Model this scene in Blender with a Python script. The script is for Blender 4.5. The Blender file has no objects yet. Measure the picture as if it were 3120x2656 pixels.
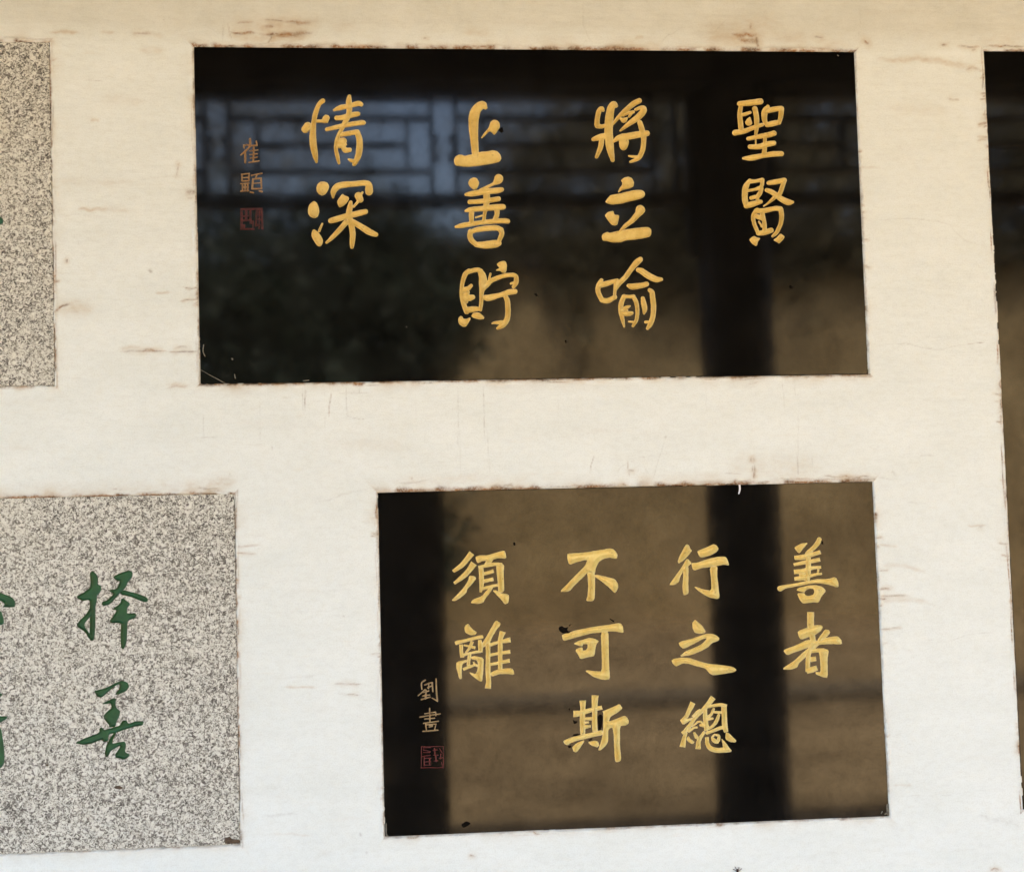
import bpy, math, random
import numpy as np
from mathutils import Vector, Matrix
from mathutils.geometry import delaunay_2d_cdt
R = math.radians
random.seed(7); RNG = np.random.default_rng(7)
scene = bpy.context.scene
col = scene.collection

# ------------------------------------------------------------------ camera, sky, sun, exposure
ZO = 2.059                      # height of the wall-plane origin (middle of the upper black plaque) above the floor
cd = bpy.data.cameras.new('camera'); cam = bpy.data.objects.new('camera', cd); col.objects.link(cam)
Mcv = Matrix(((0.9970036534, 0.0252530869, -0.0731163231), (-0.0210870482, 0.9981400194, 0.0571999835), (0.0744248043, -0.0554867850, 0.9956817590)))
Wcv = Mcv @ Matrix(((1, 0, 0), (0, 0, -1), (0, 1, 0)))
rot = Matrix((Wcv[0], -Wcv[1], -Wcv[2])).transposed().to_4x4()
cam.matrix_world = Matrix.Translation((-0.19977, -1.94911, ZO - 0.50925)) @ rot
cd.sensor_width = 36.0; cd.lens = 3365.17 / 3120 * 36.0; cd.clip_start = 0.05; cd.clip_end = 500
scene.camera = cam

SUN_EL, SUN_ROT = 68.0, 24.0
world = bpy.data.worlds.new('World'); scene.world = world; world.use_nodes = True
wn = world.node_tree.nodes; wl = world.node_tree.links
sky = wn.new('ShaderNodeTexSky'); sky.sky_type = 'NISHITA'; sky.sun_disc = False
sky.sun_elevation = R(SUN_EL); sky.sun_rotation = R(SUN_ROT); sky.air_density = 1.0; sky.dust_density = 3.0; sky.ozone_density = 0.0
wl.new(sky.outputs[0], wn['Background'].inputs[0]); wn['Background'].inputs[1].default_value = 0.15
sd_ = bpy.data.lights.new('sun', 'SUN'); sd_.energy = 3.4; sd_.angle = R(0.6); sd_.color = (1.0, 0.96, 0.89)
sun = bpy.data.objects.new('sun', sd_); col.objects.link(sun)
sv = Vector((math.sin(R(SUN_ROT)) * math.cos(R(SUN_EL)), math.cos(R(SUN_ROT)) * math.cos(R(SUN_EL)), math.sin(R(SUN_EL))))
sun.rotation_euler = sv.to_track_quat('Z', 'Y').to_euler(); sun.location = (3, 9, 14)
vs = scene.view_settings; vs.view_transform = 'Standard'; vs.look = 'None'; vs.gamma = 1.0; vs.use_curve_mapping = False
vs.exposure = 3.34
vs.use_white_balance = True; vs.white_balance_temperature = 6850; vs.white_balance_tint = 10.0
scene.cycles.use_denoising = True
scene.cycles.max_bounces = 10; scene.cycles.diffuse_bounces = 6

# ------------------------------------------------------------------ helpers
def tag(o, label=None, cat=None, group=None, kind=None):
    if label: o['label'] = label
    if cat: o['category'] = cat
    if group: o['group'] = group
    if kind: o['kind'] = kind
    return o

def empty(name, loc):
    o = bpy.data.objects.new(name, None); col.objects.link(o); o.location = loc; o.empty_display_size = 0.1
    return o

def mesh_obj(name, verts, faces, mat, parent=None, smooth=False):
    me = bpy.data.meshes.new(name); me.from_pydata([tuple(v) for v in verts], [], [tuple(f) for f in faces]); me.update()
    if mat: me.materials.append(mat)
    if smooth: me.polygons.foreach_set('use_smooth', [True] * len(me.polygons))
    o = bpy.data.objects.new(name, me); col.objects.link(o)
    if parent:
        o.parent = parent
        o.matrix_parent_inverse = Matrix.Translation(-parent.location)
    return o

def tri_mesh(name, co, tris, mat, parent=None, smooth=False):
    me = bpy.data.meshes.new(name)
    n, m = len(co), len(tris)
    me.vertices.add(n); me.vertices.foreach_set('co', np.asarray(co, np.float32).ravel())
    k = tris.shape[1]
    me.loops.add(m * k); me.loops.foreach_set('vertex_index', tris.astype(np.int32).ravel())
    me.polygons.add(m); me.polygons.foreach_set('loop_start', np.arange(0, m * k, k, dtype=np.int32))
    me.update(calc_edges=True); me.validate()
    if smooth: me.polygons.foreach_set('use_smooth', np.ones(m, bool))
    if mat: me.materials.append(mat)
    o = bpy.data.objects.new(name, me); col.objects.link(o)
    if parent:
        o.parent = parent; o.matrix_parent_inverse = Matrix.Translation(-parent.location)
    return o

def box(name, x0, x1, y0, y1, z0, z1, mat, parent=None, bev=0.0):
    v = []; b = bev
    if b <= 0:
        v = [(x, y, z) for z in (z0, z1) for y in (y0, y1) for x in (x0, x1)]
        f = [(0, 2, 3, 1), (4, 5, 7, 6), (0, 1, 5, 4), (2, 6, 7, 3), (0, 4, 6, 2), (1, 3, 7, 5)]
        return mesh_obj(name, v, f, mat, parent)
    import bmesh
    bm = bmesh.new(); bmesh.ops.create_cube(bm, size=1.0)
    for q in bm.verts:
        q.co = ((x0 + x1) / 2 + q.co.x * (x1 - x0), (y0 + y1) / 2 + q.co.y * (y1 - y0), (z0 + z1) / 2 + q.co.z * (z1 - z0))
    bmesh.ops.bevel(bm, geom=list(bm.edges), offset=b, segments=2, profile=0.6, affect='EDGES')
    me = bpy.data.meshes.new(name); bm.to_mesh(me); bm.free(); me.materials.append(mat)
    o = bpy.data.objects.new(name, me); col.objects.link(o)
    if parent:
        o.parent = parent; o.matrix_parent_inverse = Matrix.Translation(-parent.location)
    return o

def vnoise(x, y, seed=0):
    """smooth value noise in 0..1 (numpy arrays, lattice of 1 unit)"""
    r = np.random.default_rng(1000 + seed); T = r.random((256, 256))
    xi = np.floor(x).astype(int); yi = np.floor(y).astype(int)
    fx = x - xi; fy = y - yi; fx = fx * fx * (3 - 2 * fx); fy = fy * fy * (3 - 2 * fy)
    a = T[xi & 255, yi & 255]; b = T[(xi + 1) & 255, yi & 255]; c = T[xi & 255, (yi + 1) & 255]; d = T[(xi + 1) & 255, (yi + 1) & 255]
    return (a * (1 - fx) + b * fx) * (1 - fy) + (c * (1 - fx) + d * fx) * fy

def fbm(x, y, seed=0, oct=3):
    s = 0; a = 0.5; t = 0
    for i in range(oct):
        s = s + a * vnoise(x * 2 ** i, y * 2 ** i, seed + i * 17); t += a; a *= 0.5
    return s / t

# ------------------------------------------------------------------ materials
class NT:
    def __init__(self, name):
        self.m = bpy.data.materials.new(name); self.m.use_nodes = True
        self.n = self.m.node_tree.nodes; self.l = self.m.node_tree.links; self.p = self.n['Principled BSDF']
        self.tc = self.n.new('ShaderNodeTexCoord').outputs['Object']
    def noise(self, scale, detail=3, rough=0.5, dist=0.0, vec=None, stretch=None):
        v = vec or self.tc
        if stretch:
            mp = self.n.new('ShaderNodeMapping'); mp.inputs['Scale'].default_value = stretch; self.l.new(v, mp.inputs['Vector']); v = mp.outputs[0]
        t = self.n.new('ShaderNodeTexNoise'); t.inputs['Scale'].default_value = scale; t.inputs['Detail'].default_value = detail
        t.inputs['Roughness'].default_value = rough; t.inputs['Distortion'].default_value = dist; self.l.new(v, t.inputs['Vector'])
        return t.outputs['Fac']
    def voro(self, scale, feature='F1'):
        t = self.n.new('ShaderNodeTexVoronoi'); t.feature = feature; t.inputs['Scale'].default_value = scale; self.l.new(self.tc, t.inputs['Vector'])
        return t.outputs['Distance'] if feature != 'F1' else t.outputs['Color']
    def ramp(self, fac, stops, interp='LINEAR'):
        r = self.n.new('ShaderNodeValToRGB'); e = r.color_ramp; e.interpolation = interp
        while len(e.elements) < len(stops): e.elements.new(0.5)
        for q, (p, c) in zip(e.elements, stops): q.position = p; q.color = (*c, 1) if len(c) == 3 else c
        self.l.new(fac, r.inputs[0]); return r.outputs['Color']
    def mr(self, fac, a, b, c, d):
        r = self.n.new('ShaderNodeMapRange'); self.l.new(fac, r.inputs[0])
        for i, q in zip((1, 2, 3, 4), (a, b, c, d)): r.inputs[i].default_value = q
        return r.outputs[0]
    def mix(self, fac, a, b, typ='MIX'):
        r = self.n.new('ShaderNodeMix'); r.data_type = 'RGBA'; r.blend_type = typ
        for s, q in ((r.inputs[0], fac), (r.inputs[6], a), (r.inputs[7], b)):
            if isinstance(q, (int, float)): s.default_value = q
            elif isinstance(q, tuple): s.default_value = (*q, 1)
            else: self.l.new(q, s)
        return r.outputs[2]
    def math(self, op, a, b=None):
        r = self.n.new('ShaderNodeMath'); r.operation = op; r.use_clamp = False
        for s, q in ((r.inputs[0], a), (r.inputs[1], b)):
            if q is None: continue
            if isinstance(q, (int, float)): s.default_value = q
            else: self.l.new(q, s)
        return r.outputs[0]
    def bump(self, h, dist, strength=1.0):
        b = self.n.new('ShaderNodeBump'); b.inputs['Distance'].default_value = dist; b.inputs['Strength'].default_value = strength
        self.l.new(h, b.inputs['Height']); self.l.new(b.outputs[0], self.p.inputs['Normal'])
    def set(self, **k):
        for n, v in k.items():
            s = self.p.inputs[n.replace('_', ' ')]
            if isinstance(v, (int, float)): s.default_value = v
            elif isinstance(v, tuple): s.default_value = (*v, 1)
            else: self.l.new(v, s)
        return self.m

def mat_plaster():
    t = NT('white_plaster'); at = t.n.new('ShaderNodeAttribute'); at.attribute_name = 'stain'
    sep = t.n.new('ShaderNodeSeparateColor'); t.l.new(at.outputs['Color'], sep.inputs[0])
    n1 = t.noise(7, 4, 0.55, stretch=(1, 1, 2.2)); n2 = t.noise(420, 2, 0.6); n3 = t.noise(60, 3, 0.6, stretch=(0.25, 1, 1.6))
    base = t.ramp(n1, [(0.3, (0.74, 0.78, 0.735)), (0.7, (0.79, 0.83, 0.79))])
    base = t.mix(t.mr(n3, 0.62, 0.8, 0.0, 0.22), base, (0.72, 0.65, 0.52))
    cream = t.ramp(t.noise(11, 4, 0.6), [(0.3, (0.625, 0.635, 0.565)), (0.7, (0.70, 0.71, 0.64))])
    base = t.mix(at.outputs['Alpha'], base, cream)
    base = t.mix(1.0, base, t.ramp(n2, [(0.28, (0.93, 0.925, 0.915)), (0.5, (1, 1, 1)), (0.75, (1.03, 1.03, 1.03))]), 'MULTIPLY')
    base = t.mix(1.0, base, t.ramp(t.noise(95, 4, 0.7, stretch=(0.6, 1, 1.2)), [(0.3, (0.945, 0.94, 0.93)), (0.55, (1, 1, 1))]), 'MULTIPLY')
    fb = t.math('MULTIPLY', sep.outputs[1], t.mr(t.noise(90, 3, 0.6, stretch=(0.5, 1, 1)), 0.3, 0.7, 0.55, 1.25))
    base = t.mix(t.math('MINIMUM', fb, 0.95), base, (0.47, 0.33, 0.17))
    fh = t.math('MULTIPLY', sep.outputs[2], t.mr(t.noise(150, 2, 0.6), 0.35, 0.6, 0.30, 0.85))
    base = t.mix(t.math('MINIMUM', fh, 0.9), base, (0.22, 0.175, 0.12))
    fr = t.math('MULTIPLY', sep.outputs[0], t.mr(t.noise(230, 3, 0.65), 0.32, 0.62, 0.45, 1.3))
    br = t.ramp(t.noise(35, 2), [(0.35, (0.13, 0.068, 0.026)), (0.65, (0.33, 0.165, 0.062))])
    base = t.mix(t.math('MINIMUM', fr, 0.97), base, br)
    t.bump(t.math('ADD', t.math('MULTIPLY', n2, 0.35), t.noise(70, 3, 0.6, stretch=(0.3, 1, 1.3))), 0.0012, 0.5)
    return t.set(Base_Color=base, Roughness=0.72, Specular_IOR_Level=0.25)

def mat_black():
    t = NT('polished_black_granite')
    fine = t.noise(420, 3, 0.7); cloud = t.noise(16, 5, 0.7); fl = t.noise(2200, 1, 0.5); mid = t.noise(70, 4, 0.65, 0.6)
    streak = t.noise(26, 4, 0.6, stretch=(1.6, 1, 0.12))
    base = t.ramp(cloud, [(0.3, (0.0022, 0.0021, 0.0019)), (0.75, (0.0065, 0.0058, 0.0048))])
    base = t.mix(t.mr(streak, 0.6, 0.8, 0.0, 0.5), base, (0.011, 0.010, 0.008))
    base = t.mix(t.mr(fl, 0.67, 0.75, 0.0, 0.6), base, (0.05, 0.047, 0.042))
    rg = t.math('ADD', t.mr(cloud, 0.3, 0.7, 0.034, 0.062), t.mr(fine, 0.3, 0.7, 0.0, 0.02))
    sp = t.math('ADD', t.mr(fine, 0.3, 0.7, 0.10, 0.28), t.math('ADD', t.mr(mid, 0.3, 0.7, 0.08, 0.20), t.mr(cloud, 0.3, 0.7, 0.10, 0.24)))
    return t.set(Base_Color=base, Roughness=rg, IOR=1.47, Specular_IOR_Level=sp)

def mat_granite():
    t = NT('speckled_grey_granite')
    a = t.noise(170, 5, 0.66, 1.6); b = t.noise(430, 3, 0.6, 0.6); c = t.noise(75, 3, 0.6, 0.8); w = t.noise(4.0, 4, 0.65)
    m = t.math('ADD', t.math('MULTIPLY', a, 0.60), t.math('ADD', t.math('MULTIPLY', b, 0.30), t.math('MULTIPLY', c, 0.10)))
    m = t.math('ADD', m, t.mr(w, 0.3, 0.7, -0.014, 0.014))
    base = t.ramp(m, [(0.395, (0.062, 0.055, 0.046)), (0.45, (0.165, 0.152, 0.128)), (0.492, (0.43, 0.415, 0.35)), (0.54, (0.66, 0.65, 0.565)), (0.68, (0.76, 0.755, 0.68))])
    sep = t.n.new('ShaderNodeSeparateColor'); t.l.new(t.voro(210), sep.inputs[0])
    base = t.mix(t.mr(sep.outputs[0], 0.90, 0.92, 0.0, 0.75), base, (0.72, 0.71, 0.63))
    base = t.mix(t.mr(sep.outputs[1], 0.91, 0.93, 0.0, 0.75), base, (0.10, 0.085, 0.075))
    base = t.mix(t.mr(c, 0.55, 0.75, 0.0, 0.25), base, (0.42, 0.37, 0.32))
    base = t.mix(t.mr(w, 0.52, 0.8, 0.0, 0.28), base, (0.44, 0.40, 0.28))
    t.bump(m, 0.0006, 0.35)
    return t.set(Base_Color=base, Roughness=0.5, Specular_IOR_Level=0.3)

def mat_gold(name, c1, c2, rough=0.36, rim=(0.78, 0.60, 0.34), worn=(0.20, 0.085, 0.03), wa=0.6):
    t = NT(name); n = t.noise(55, 4, 0.65); f = t.noise(300, 2, 0.6)
    at = t.n.new('ShaderNodeAttribute'); at.attribute_name = 'rim'
    base = t.ramp(n, [(0.32, c1), (0.68, c2)])
    base = t.mix(t.mr(t.noise(140, 3, 0.7), 0.59, 0.75, 0.0, wa), base, worn)
    base = t.mix(t.math('MULTIPLY', at.outputs['Fac'], t.mr(t.noise(120, 2), 0.4, 0.6, 0.2, 0.75)), base, rim)  # thin edge paint; on gold the pale tone also paints in a bevel highlight
    t.bump(f, 0.0006, 0.6)
    return t.set(Base_Color=base, Roughness=rough, Specular_IOR_Level=0.5)

def mat_plain(name, c1, c2, scale=20, rough=0.7, spec=0.3, bump=0.0, stretch=None):
    t = NT(name); n = t.noise(scale, 4, 0.6, stretch=stretch)
    if bump: t.bump(n, bump, 0.6)
    return t.set(Base_Color=t.ramp(n, [(0.3, c1), (0.7, c2)]), Roughness=rough, Specular_IOR_Level=spec)

M = dict(plaster=mat_plaster(), black=mat_black(), granite=mat_granite(),
         gold=mat_gold('gold_paint_upper', (0.62, 0.43, 0.105), (0.76, 0.58, 0.20)),
         gold2=mat_gold('gold_paint_lower', (0.70, 0.53, 0.16), (0.80, 0.66, 0.27)),
         bronze=mat_gold('thin_gold_paint', (0.16, 0.070, 0.014), (0.29, 0.14, 0.032)),
         tan=mat_gold('pale_gold_paint', (0.165, 0.105, 0.038), (0.26, 0.165, 0.062)),
         green=mat_gold('green_paint', (0.004, 0.060, 0.015), (0.008, 0.092, 0.025), 0.45, (0.11, 0.075, 0.04), (0.012, 0.10, 0.045), 0.4),
         red=mat_plain('red_seal_paint', (0.05, 0.009, 0.008), (0.14, 0.019, 0.015), 200, 0.5),
         redold=mat_plain('faded_red_seal_paint', (0.018, 0.007, 0.006), (0.095, 0.014, 0.011), 130, 0.5),
         pale=mat_plain('bruised_stone', (0.10, 0.095, 0.075), (0.26, 0.24, 0.19), 300, 0.9),
         soot=mat_plain('soot_smudge', (0.003, 0.0025, 0.002), (0.012, 0.009, 0.006), 300, 1.0, 0.05),
         brownstain=mat_plain('brown_damp_stain', (0.06, 0.04, 0.024), (0.14, 0.10, 0.065), 250, 0.8),
         white=mat_plain('white_paint_drip', (0.70, 0.70, 0.72), (0.82, 0.82, 0.84), 200, 0.6),
         wood=mat_plain('dark_red_brown_timber', (0.018, 0.010, 0.007), (0.035, 0.018, 0.012), 12, 0.55, 0.3, 0.001, (1, 1, 0.15)),
         ceil=mat_plain('brown_ceiling_boards', (0.030, 0.025, 0.020), (0.055, 0.045, 0.036), 9, 0.7, 0.2, 0.001, (0.2, 3, 1)),
         paving=mat_plain('grey_stone_paving', (0.54, 0.53, 0.50), (0.64, 0.63, 0.60), 3, 0.85),
         earth=mat_plain('brown_earth_path', (0.13, 0.088, 0.042), (0.32, 0.225, 0.115), 1.5, 0.95),
         kerb=mat_plain('worn_kerb_stone', (0.10, 0.078, 0.05), (0.16, 0.125, 0.08), 4, 0.9),
         leafb=mat_plain('dull_brown_green_leaf', (0.070, 0.060, 0.030), (0.15, 0.125, 0.062), 3, 0.7),
         bark=mat_plain('bark', (0.05, 0.035, 0.025), (0.10, 0.07, 0.05), 20, 0.9),
         leaf=mat_plain('dark_evergreen_leaf', (0.012, 0.020, 0.009), (0.028, 0.040, 0.018), 4, 0.6),
         render=mat_plain('grey_brown_render', (0.24, 0.165, 0.075), (0.56, 0.41, 0.205), 0.8, 0.9),
         tile=mat_plain('dark_roof_tile', (0.055, 0.047, 0.040), (0.10, 0.085, 0.07), 5, 0.8),
         insect=mat_plain('insect_shell', (0.02, 0.008, 0.006), (0.05, 0.015, 0.01), 400, 0.4))

# ------------------------------------------------------------------ measured data, wall plane in millimetres (x right, z up)
CHARS=[
 ('A','聖',[('S',[(379.8,199.9,9.6),(398.7,201.7,11),(419,204.4,11.4)]),
  ('S',[(381.8,196,7.9),(379.5,179.4,9.2),(380.7,154.9,10)]),
  ('S',[(385.6,179.4,7),(391.8,181.1,7),(398.9,183.8,5.3)]),
  ('S',[(397.6,173.3,3.5),(395.6,165.4,13.1)]),
  ('S',[(407.9,190.8,9.6),(410.4,175.9,10.1),(410.2,158.4,8.8),(407.8,140.9,5.2)]),
  ('S',[(369.5,145.8,10.9),(387.1,148.8,9.2),(405.7,156.2,7.9),(420.8,161,6.6)]),
  ('S',[(407.5,134.8,3.1),(407.1,124.4,3.1)]),
  ('S',[(432.6,195.2,6.1),(426.6,185.5,11.4),(425.1,170.7,9.6),(429.1,160.2,7)]),
  ('S',[(433.2,187.3,9.7),(445.6,189.9,9.7),(457.1,191.7,8.8)]),
  ('S',[(458,190.8,9.7),(456.1,176.8,9.2),(452.5,164.5,7.5)]),
  ('S',[(429.5,160.6,8.8),(440.2,162.8,10.5),(451.7,165.4,8.8)]),
  ('S',[(393.5,134.8,7),(412.9,138.7,8.7),(431.4,141.8,10.1),(442.1,144.8,10.1)]),
  ('S',[(396.4,119.6,8.7),(413.1,120,10.1),(429.9,124.8,10.5),(440.9,126.5,9.2)]),
  ('S',[(424.7,137.4,7),(424.1,121.7,7.9),(422.2,106.9,9.6)]),
  ('S',[(383.4,98.3,5.2),(398.3,99.1,10.5),(420.3,103.4,9.2),(437.9,106,10.5),(454.6,106.8,9.6)])]),
 ('A','賢',[('S',[(393.2,57,7),(385.3,44.9,10.9),(383,29.3,10.9),(383.8,17.1,10.9),(387,8.9,6.9)]),
  ('S',[(385.3,10.2,9.6),(396.8,13.6,10.9),(412.2,17.9,7.4)]),
  ('S',[(393.1,55.3,8.7),(405.4,56.1,6.5),(416.4,58.2,7.8)]),
  ('S',[(416.8,57.8,8.3),(416,49.1,7.4),(413.7,44.8,6.5)]),
  ('S',[(389.9,38.4,5.2),(403.1,40.9,5.7),(413.7,44.3,7.8)]),
  ('S',[(414.5,43,8.3),(412,34.4,8.3),(406,26.6,8.3)]),
  ('S',[(394.6,24.9,7),(402.5,26.6,7.4)]),
  ('S',[(405.9,24.8,7),(407.4,17.9,7)]),
  ('S',[(428.4,52.5,7.9),(440.3,54.2,9.6),(457.9,57.2,9.6)]),
  ('S',[(457.5,56.8,9.6),(453.5,44.6,8.7),(448.2,32.4,8.7),(439.2,26.4,7.8),(428.3,16.9,4.8),(417.6,9.6,2.6)]),
  ('S',[(424.4,39.1,7.8),(432.6,36,9.6),(441.1,29.9,10.5)]),
  ('S',[(441.1,29.9,9.6),(452.2,22,10.9),(463.3,16.7,11.8),(472.1,16.7,5.2)]),
  ('S',[(405.1,2.3,8.7),(397.7,-7.2,7.8),(398.1,-20.2,7.4),(403.2,-34.9,7.4),(406.5,-41,6.9)]),
  ('S',[(403.3,0.6,9.6),(419,1.3,9.1),(438.4,5.1,9.1),(448.8,4.2,9.6)]),
  ('S',[(449.2,3.3,9.6),(450.5,-9.3,8.7),(447.2,-24.8,7.8),(439.2,-39.5,7),(432,-45.9,5.2)]),
  ('S',[(414.4,-3.8,8.7),(417,-16,7.8),(417.8,-29,8.3),(416.6,-38.5,7.8)]),
  ('S',[(402.9,-8.9,8.7),(414.1,-12.5,9.6)]),
  ('S',[(407.7,-19.4,3.9),(412.6,-28.1,4.3)]),
  ('S',[(405.6,-40.5,8.2),(417.4,-38.9,10),(429.8,-35.1,9.6)]),
  ('P',[(388.2,-52.1),(392.7,-47.8),(398,-45.2),(403.1,-48.3),(409.2,-49.6),(404.6,-55.7),(402.6,-62.6),(399.9,-64.3),(392.3,-59)]),
  ('P',[(432.6,-53.3),(439.8,-48.2),(446.6,-40.9),(454.7,-46.5),(452.8,-50.9),(443.6,-60.3),(440.3,-57.7)])]),
 ('A','將',[('S',[(127.2,187,5.2),(124.7,190.9,7.8),(119.4,186.2,9.1),(116,172.3,9),(114.8,161.9,9.9)]),
  ('S',[(115.6,158.9,9.9),(122.9,157.6,7.8),(131.5,160.2,6)]),
  ('S',[(150.2,196.2,8.6),(146.4,198.3,12.1),(141,189.6,13.8),(137.9,172.3,15.5),(135.9,150.7,15.5),(136.3,133.4,15.5),(137.9,116.1,13.8),(141.5,95.4,7.3)]),
  ('S',[(107.6,133.9,7.7),(118.8,137.7,11.2),(132.6,141.2,11.2)]),
  ('S',[(123.1,136,9.5),(120.9,122.2,9.5),(116.3,110.1,8.2),(112.2,101.5,6)]),
  ('S',[(194,205.3,9.5),(184.4,200.5,10),(171.1,190.1,9.1),(159.6,179.7,7.8),(148.9,168,5.6),(143.1,159.8,2.6)]),
  ('S',[(186.6,188.8,5.2),(197.1,192.7,7.4),(202.2,190.6,9.5),(199.4,183.6,12.1),(188.7,173.2,11.2),(172.8,161.9,8.6),(157.4,149.8,3.9)]),
  ('S',[(163,178,5.2),(170.9,181.9,6.1),(182.1,184.5,6.1)]),
  ('S',[(180.4,183.6,5.2),(174.1,175.8,4.3)]),
  ('S',[(157.7,172.3,4.3),(164.4,168.9,9.5),(170.2,173.2,3.5)]),
  ('S',[(143,129.1,4.3),(154.8,136.8,10.3),(173.8,139.8,12.9),(191.2,142.9,12.1),(205.9,145,10.8)]),
  ('S',[(162.6,136.8,15.5),(163.2,129,18.1),(162.1,121.3,14.7),(161.9,116.9,6.9)]),
  ('S',[(193.6,164.5,9.5),(197.1,152.4,10.4),(199.7,139.4,9.9),(198.7,122.1,9.1),(194.8,108.2,9.1),(188,98.7,8.2),(174.1,92.3,4.7)]),
  ('S',[(189.9,102.2,4.3),(180.4,101.8,5.2),(171.8,103.1,3.9)])]),
 ('A','立',[('P',[(155.4,58.3),(161.1,63.4),(168.9,65),(175.7,63),(179.7,54.8),(178.2,47),(170.8,43.2),(160.4,41.1),(155.2,39.4),(150.9,35.9),(149.2,37.2),(152.8,44.5),(157.3,49.7),(157.9,54.4)]),
  ('P',[(125.5,18.9),(130,25.7),(136.2,31.7),(151.6,33.8),(166.3,37.6),(179.3,40.5),(192.2,40.7),(197.7,37.4),(199.2,33.1),(197.4,28),(188.2,23.3),(170,19.5),(152.8,14.9),(138.2,13.7),(129.7,15.9)]),
  ('P',[(123.9,-6),(129.2,-0),(140,2.9),(141.9,-4.4),(150.4,-5.3),(149.3,-13.9),(146.9,-22.4),(142.1,-24.9),(136.2,-23.2),(130.4,-16.3)]),
  ('S',[(189.3,3.9,17.6),(185.2,-2.9,12),(173.2,-15.7,9),(160.1,-25.9,7.3),(151.2,-34.4,3.9)]),
  ('P',[(117.2,-44.4),(119.5,-39.3),(128.1,-35.5),(132.3,-37.7),(146.1,-34.4),(162.4,-31.5),(185.7,-28.3),(202.9,-27.5),(208.3,-31.9),(208,-40.9),(204,-46),(180.7,-50.1),(161.8,-51.6),(150.6,-55.4),(136.9,-55.7),(126.8,-52.6),(119.1,-52.2)])]),
 ('A','喻',[('S',[(114.4,-123.8,7.2),(109,-133.9,9.4),(107.8,-144.1,8.9),(112.2,-155.2,8.9),(117.9,-162.1,6.8)]),
  ('S',[(109.9,-133.5,9.4),(124,-129.8,9.8),(142.9,-124.1,6.4)]),
  ('S',[(114.2,-159.9,8.5),(124.8,-160.9,9.8),(138.1,-154.6,8.1)]),
  ('S',[(141.5,-127.5,9.4),(139,-139.3,6.4),(137.4,-152.1,5.1)]),
  ('S',[(186.4,-86.5,9.4),(179.8,-92,11.1),(170,-103,9.4),(158.5,-118.3,9),(147,-129.2,8.9),(139.9,-139.4,6.8)]),
  ('S',[(181.9,-105.7,8.5),(188.7,-108.3,11.1),(201.2,-117,12),(213.9,-123.1,11.1),(223.3,-123.2,6.8)]),
  ('S',[(163.5,-134.1,7.2),(170.7,-135.9,11.5),(187.9,-133.9,9.8),(196.5,-131.5,9)]),
  ('S',[(154.8,-153.1,7.7),(150.2,-163.3,9.4),(147.6,-177.7,8.5),(150.2,-192.2,7.7),(153.1,-208.3,3.4)]),
  ('S',[(153.9,-153.6,7.7),(164.2,-154.1,6.4),(171.8,-153.8,7.7)]),
  ('S',[(171.8,-154.2,7.7),(176.6,-165.3,8.1),(178.2,-180.7,7.2),(175.6,-196.8,6.8),(169.3,-206.9,5.5)]),
  ('S',[(170.4,-200.1,3.8),(161.5,-199.1,3)]),
  ('S',[(150.7,-176.9,6.8),(159.3,-173.6,6.8),(164.9,-171.1,3.4)]),
  ('S',[(151.3,-183.7,8.5),(160.6,-185.1,9.4),(167.9,-183.9,6.4)]),
  ('S',[(156.7,-173.6,6),(159,-182.1,6)]),
  ('S',[(188.8,-157.4,7.3),(190.2,-168,10.2),(191.6,-176.6,9),(190,-185.1,4.3)]),
  ('S',[(201.7,-142.6,7.3),(205.8,-146.9,9.4),(206.8,-157.2,9.8),(207.9,-174.2,9.8),(205.7,-191.2,9.4),(201,-203.9,8.9),(195.6,-211.9,6)]),
  ('S',[(200.2,-200.5,5.1),(192.5,-200.4,5.1)])]),
 ('A','上',[('S',[(-87.3,192.4,7.7),(-92.3,197.2,14.5),(-102.6,189.4,17),(-108,175.7,18.7),(-109.3,155.1,17),(-108.5,133.7,14.4),(-107,109.7,12.7),(-106.3,103.7,12.7)]),
  ('P',[(-145.9,97),(-142.9,102.9),(-136.5,106.5),(-131.4,106.3),(-126.5,104.2),(-111.2,107.1),(-97.7,111.4),(-85,112.2),(-74.8,114.3),(-67.3,112.2),(-62,106.2),(-60.4,99.3),(-63.5,93.3),(-74.6,90),(-98.3,85.8),(-123.6,83.7),(-142.8,85.9),(-145.2,91)]),
  ('P',[(-80.5,159.4),(-78.6,166.2),(-73.5,169.7),(-66.7,169.2),(-62.2,164.5),(-61.5,156.8),(-67.3,147.3),(-72.5,141.3),(-78.2,148.2),(-81.6,148.2),(-88.5,141.4),(-94.6,135.4),(-96.6,137.1),(-91,144.8),(-82.3,155.1)])]),
 ('A','善',[('P',[(-121.3,55.5),(-117.8,62.3),(-111.4,64.9),(-105.5,63.6),(-101.5,56.7),(-102.1,50.8),(-106,44),(-111.1,41.4),(-116,45.7),(-120.1,50)]),
  ('S',[(-66,62.6,16.1),(-67.8,59.2,14.4),(-75.5,53.2,6.4),(-87.4,47.3,5.5),(-99.3,42.2,4.7)]),
  ('S',[(-125.5,33.8,5.9),(-114.6,35.1,10.1),(-91,38.8,10.2),(-69.9,40.8,11),(-61.4,42.5,8.5)]),
  ('S',[(-119.1,20.2,8.4),(-108.2,20.6,8.5),(-87.2,22.6,9.3),(-67.7,25.5,8.9)]),
  ('S',[(-126.6,4.1,5.1),(-116.9,6.6,8.9),(-95.9,8.2,9.7),(-74.8,10.2,11),(-59.7,10.9,10.2)]),
  ('S',[(-88.6,33.7,11.9),(-88.8,22.6,11.8),(-90.9,9,8.5),(-93.2,-2.9,6.3),(-94.8,-14.8,6.3)]),
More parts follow.
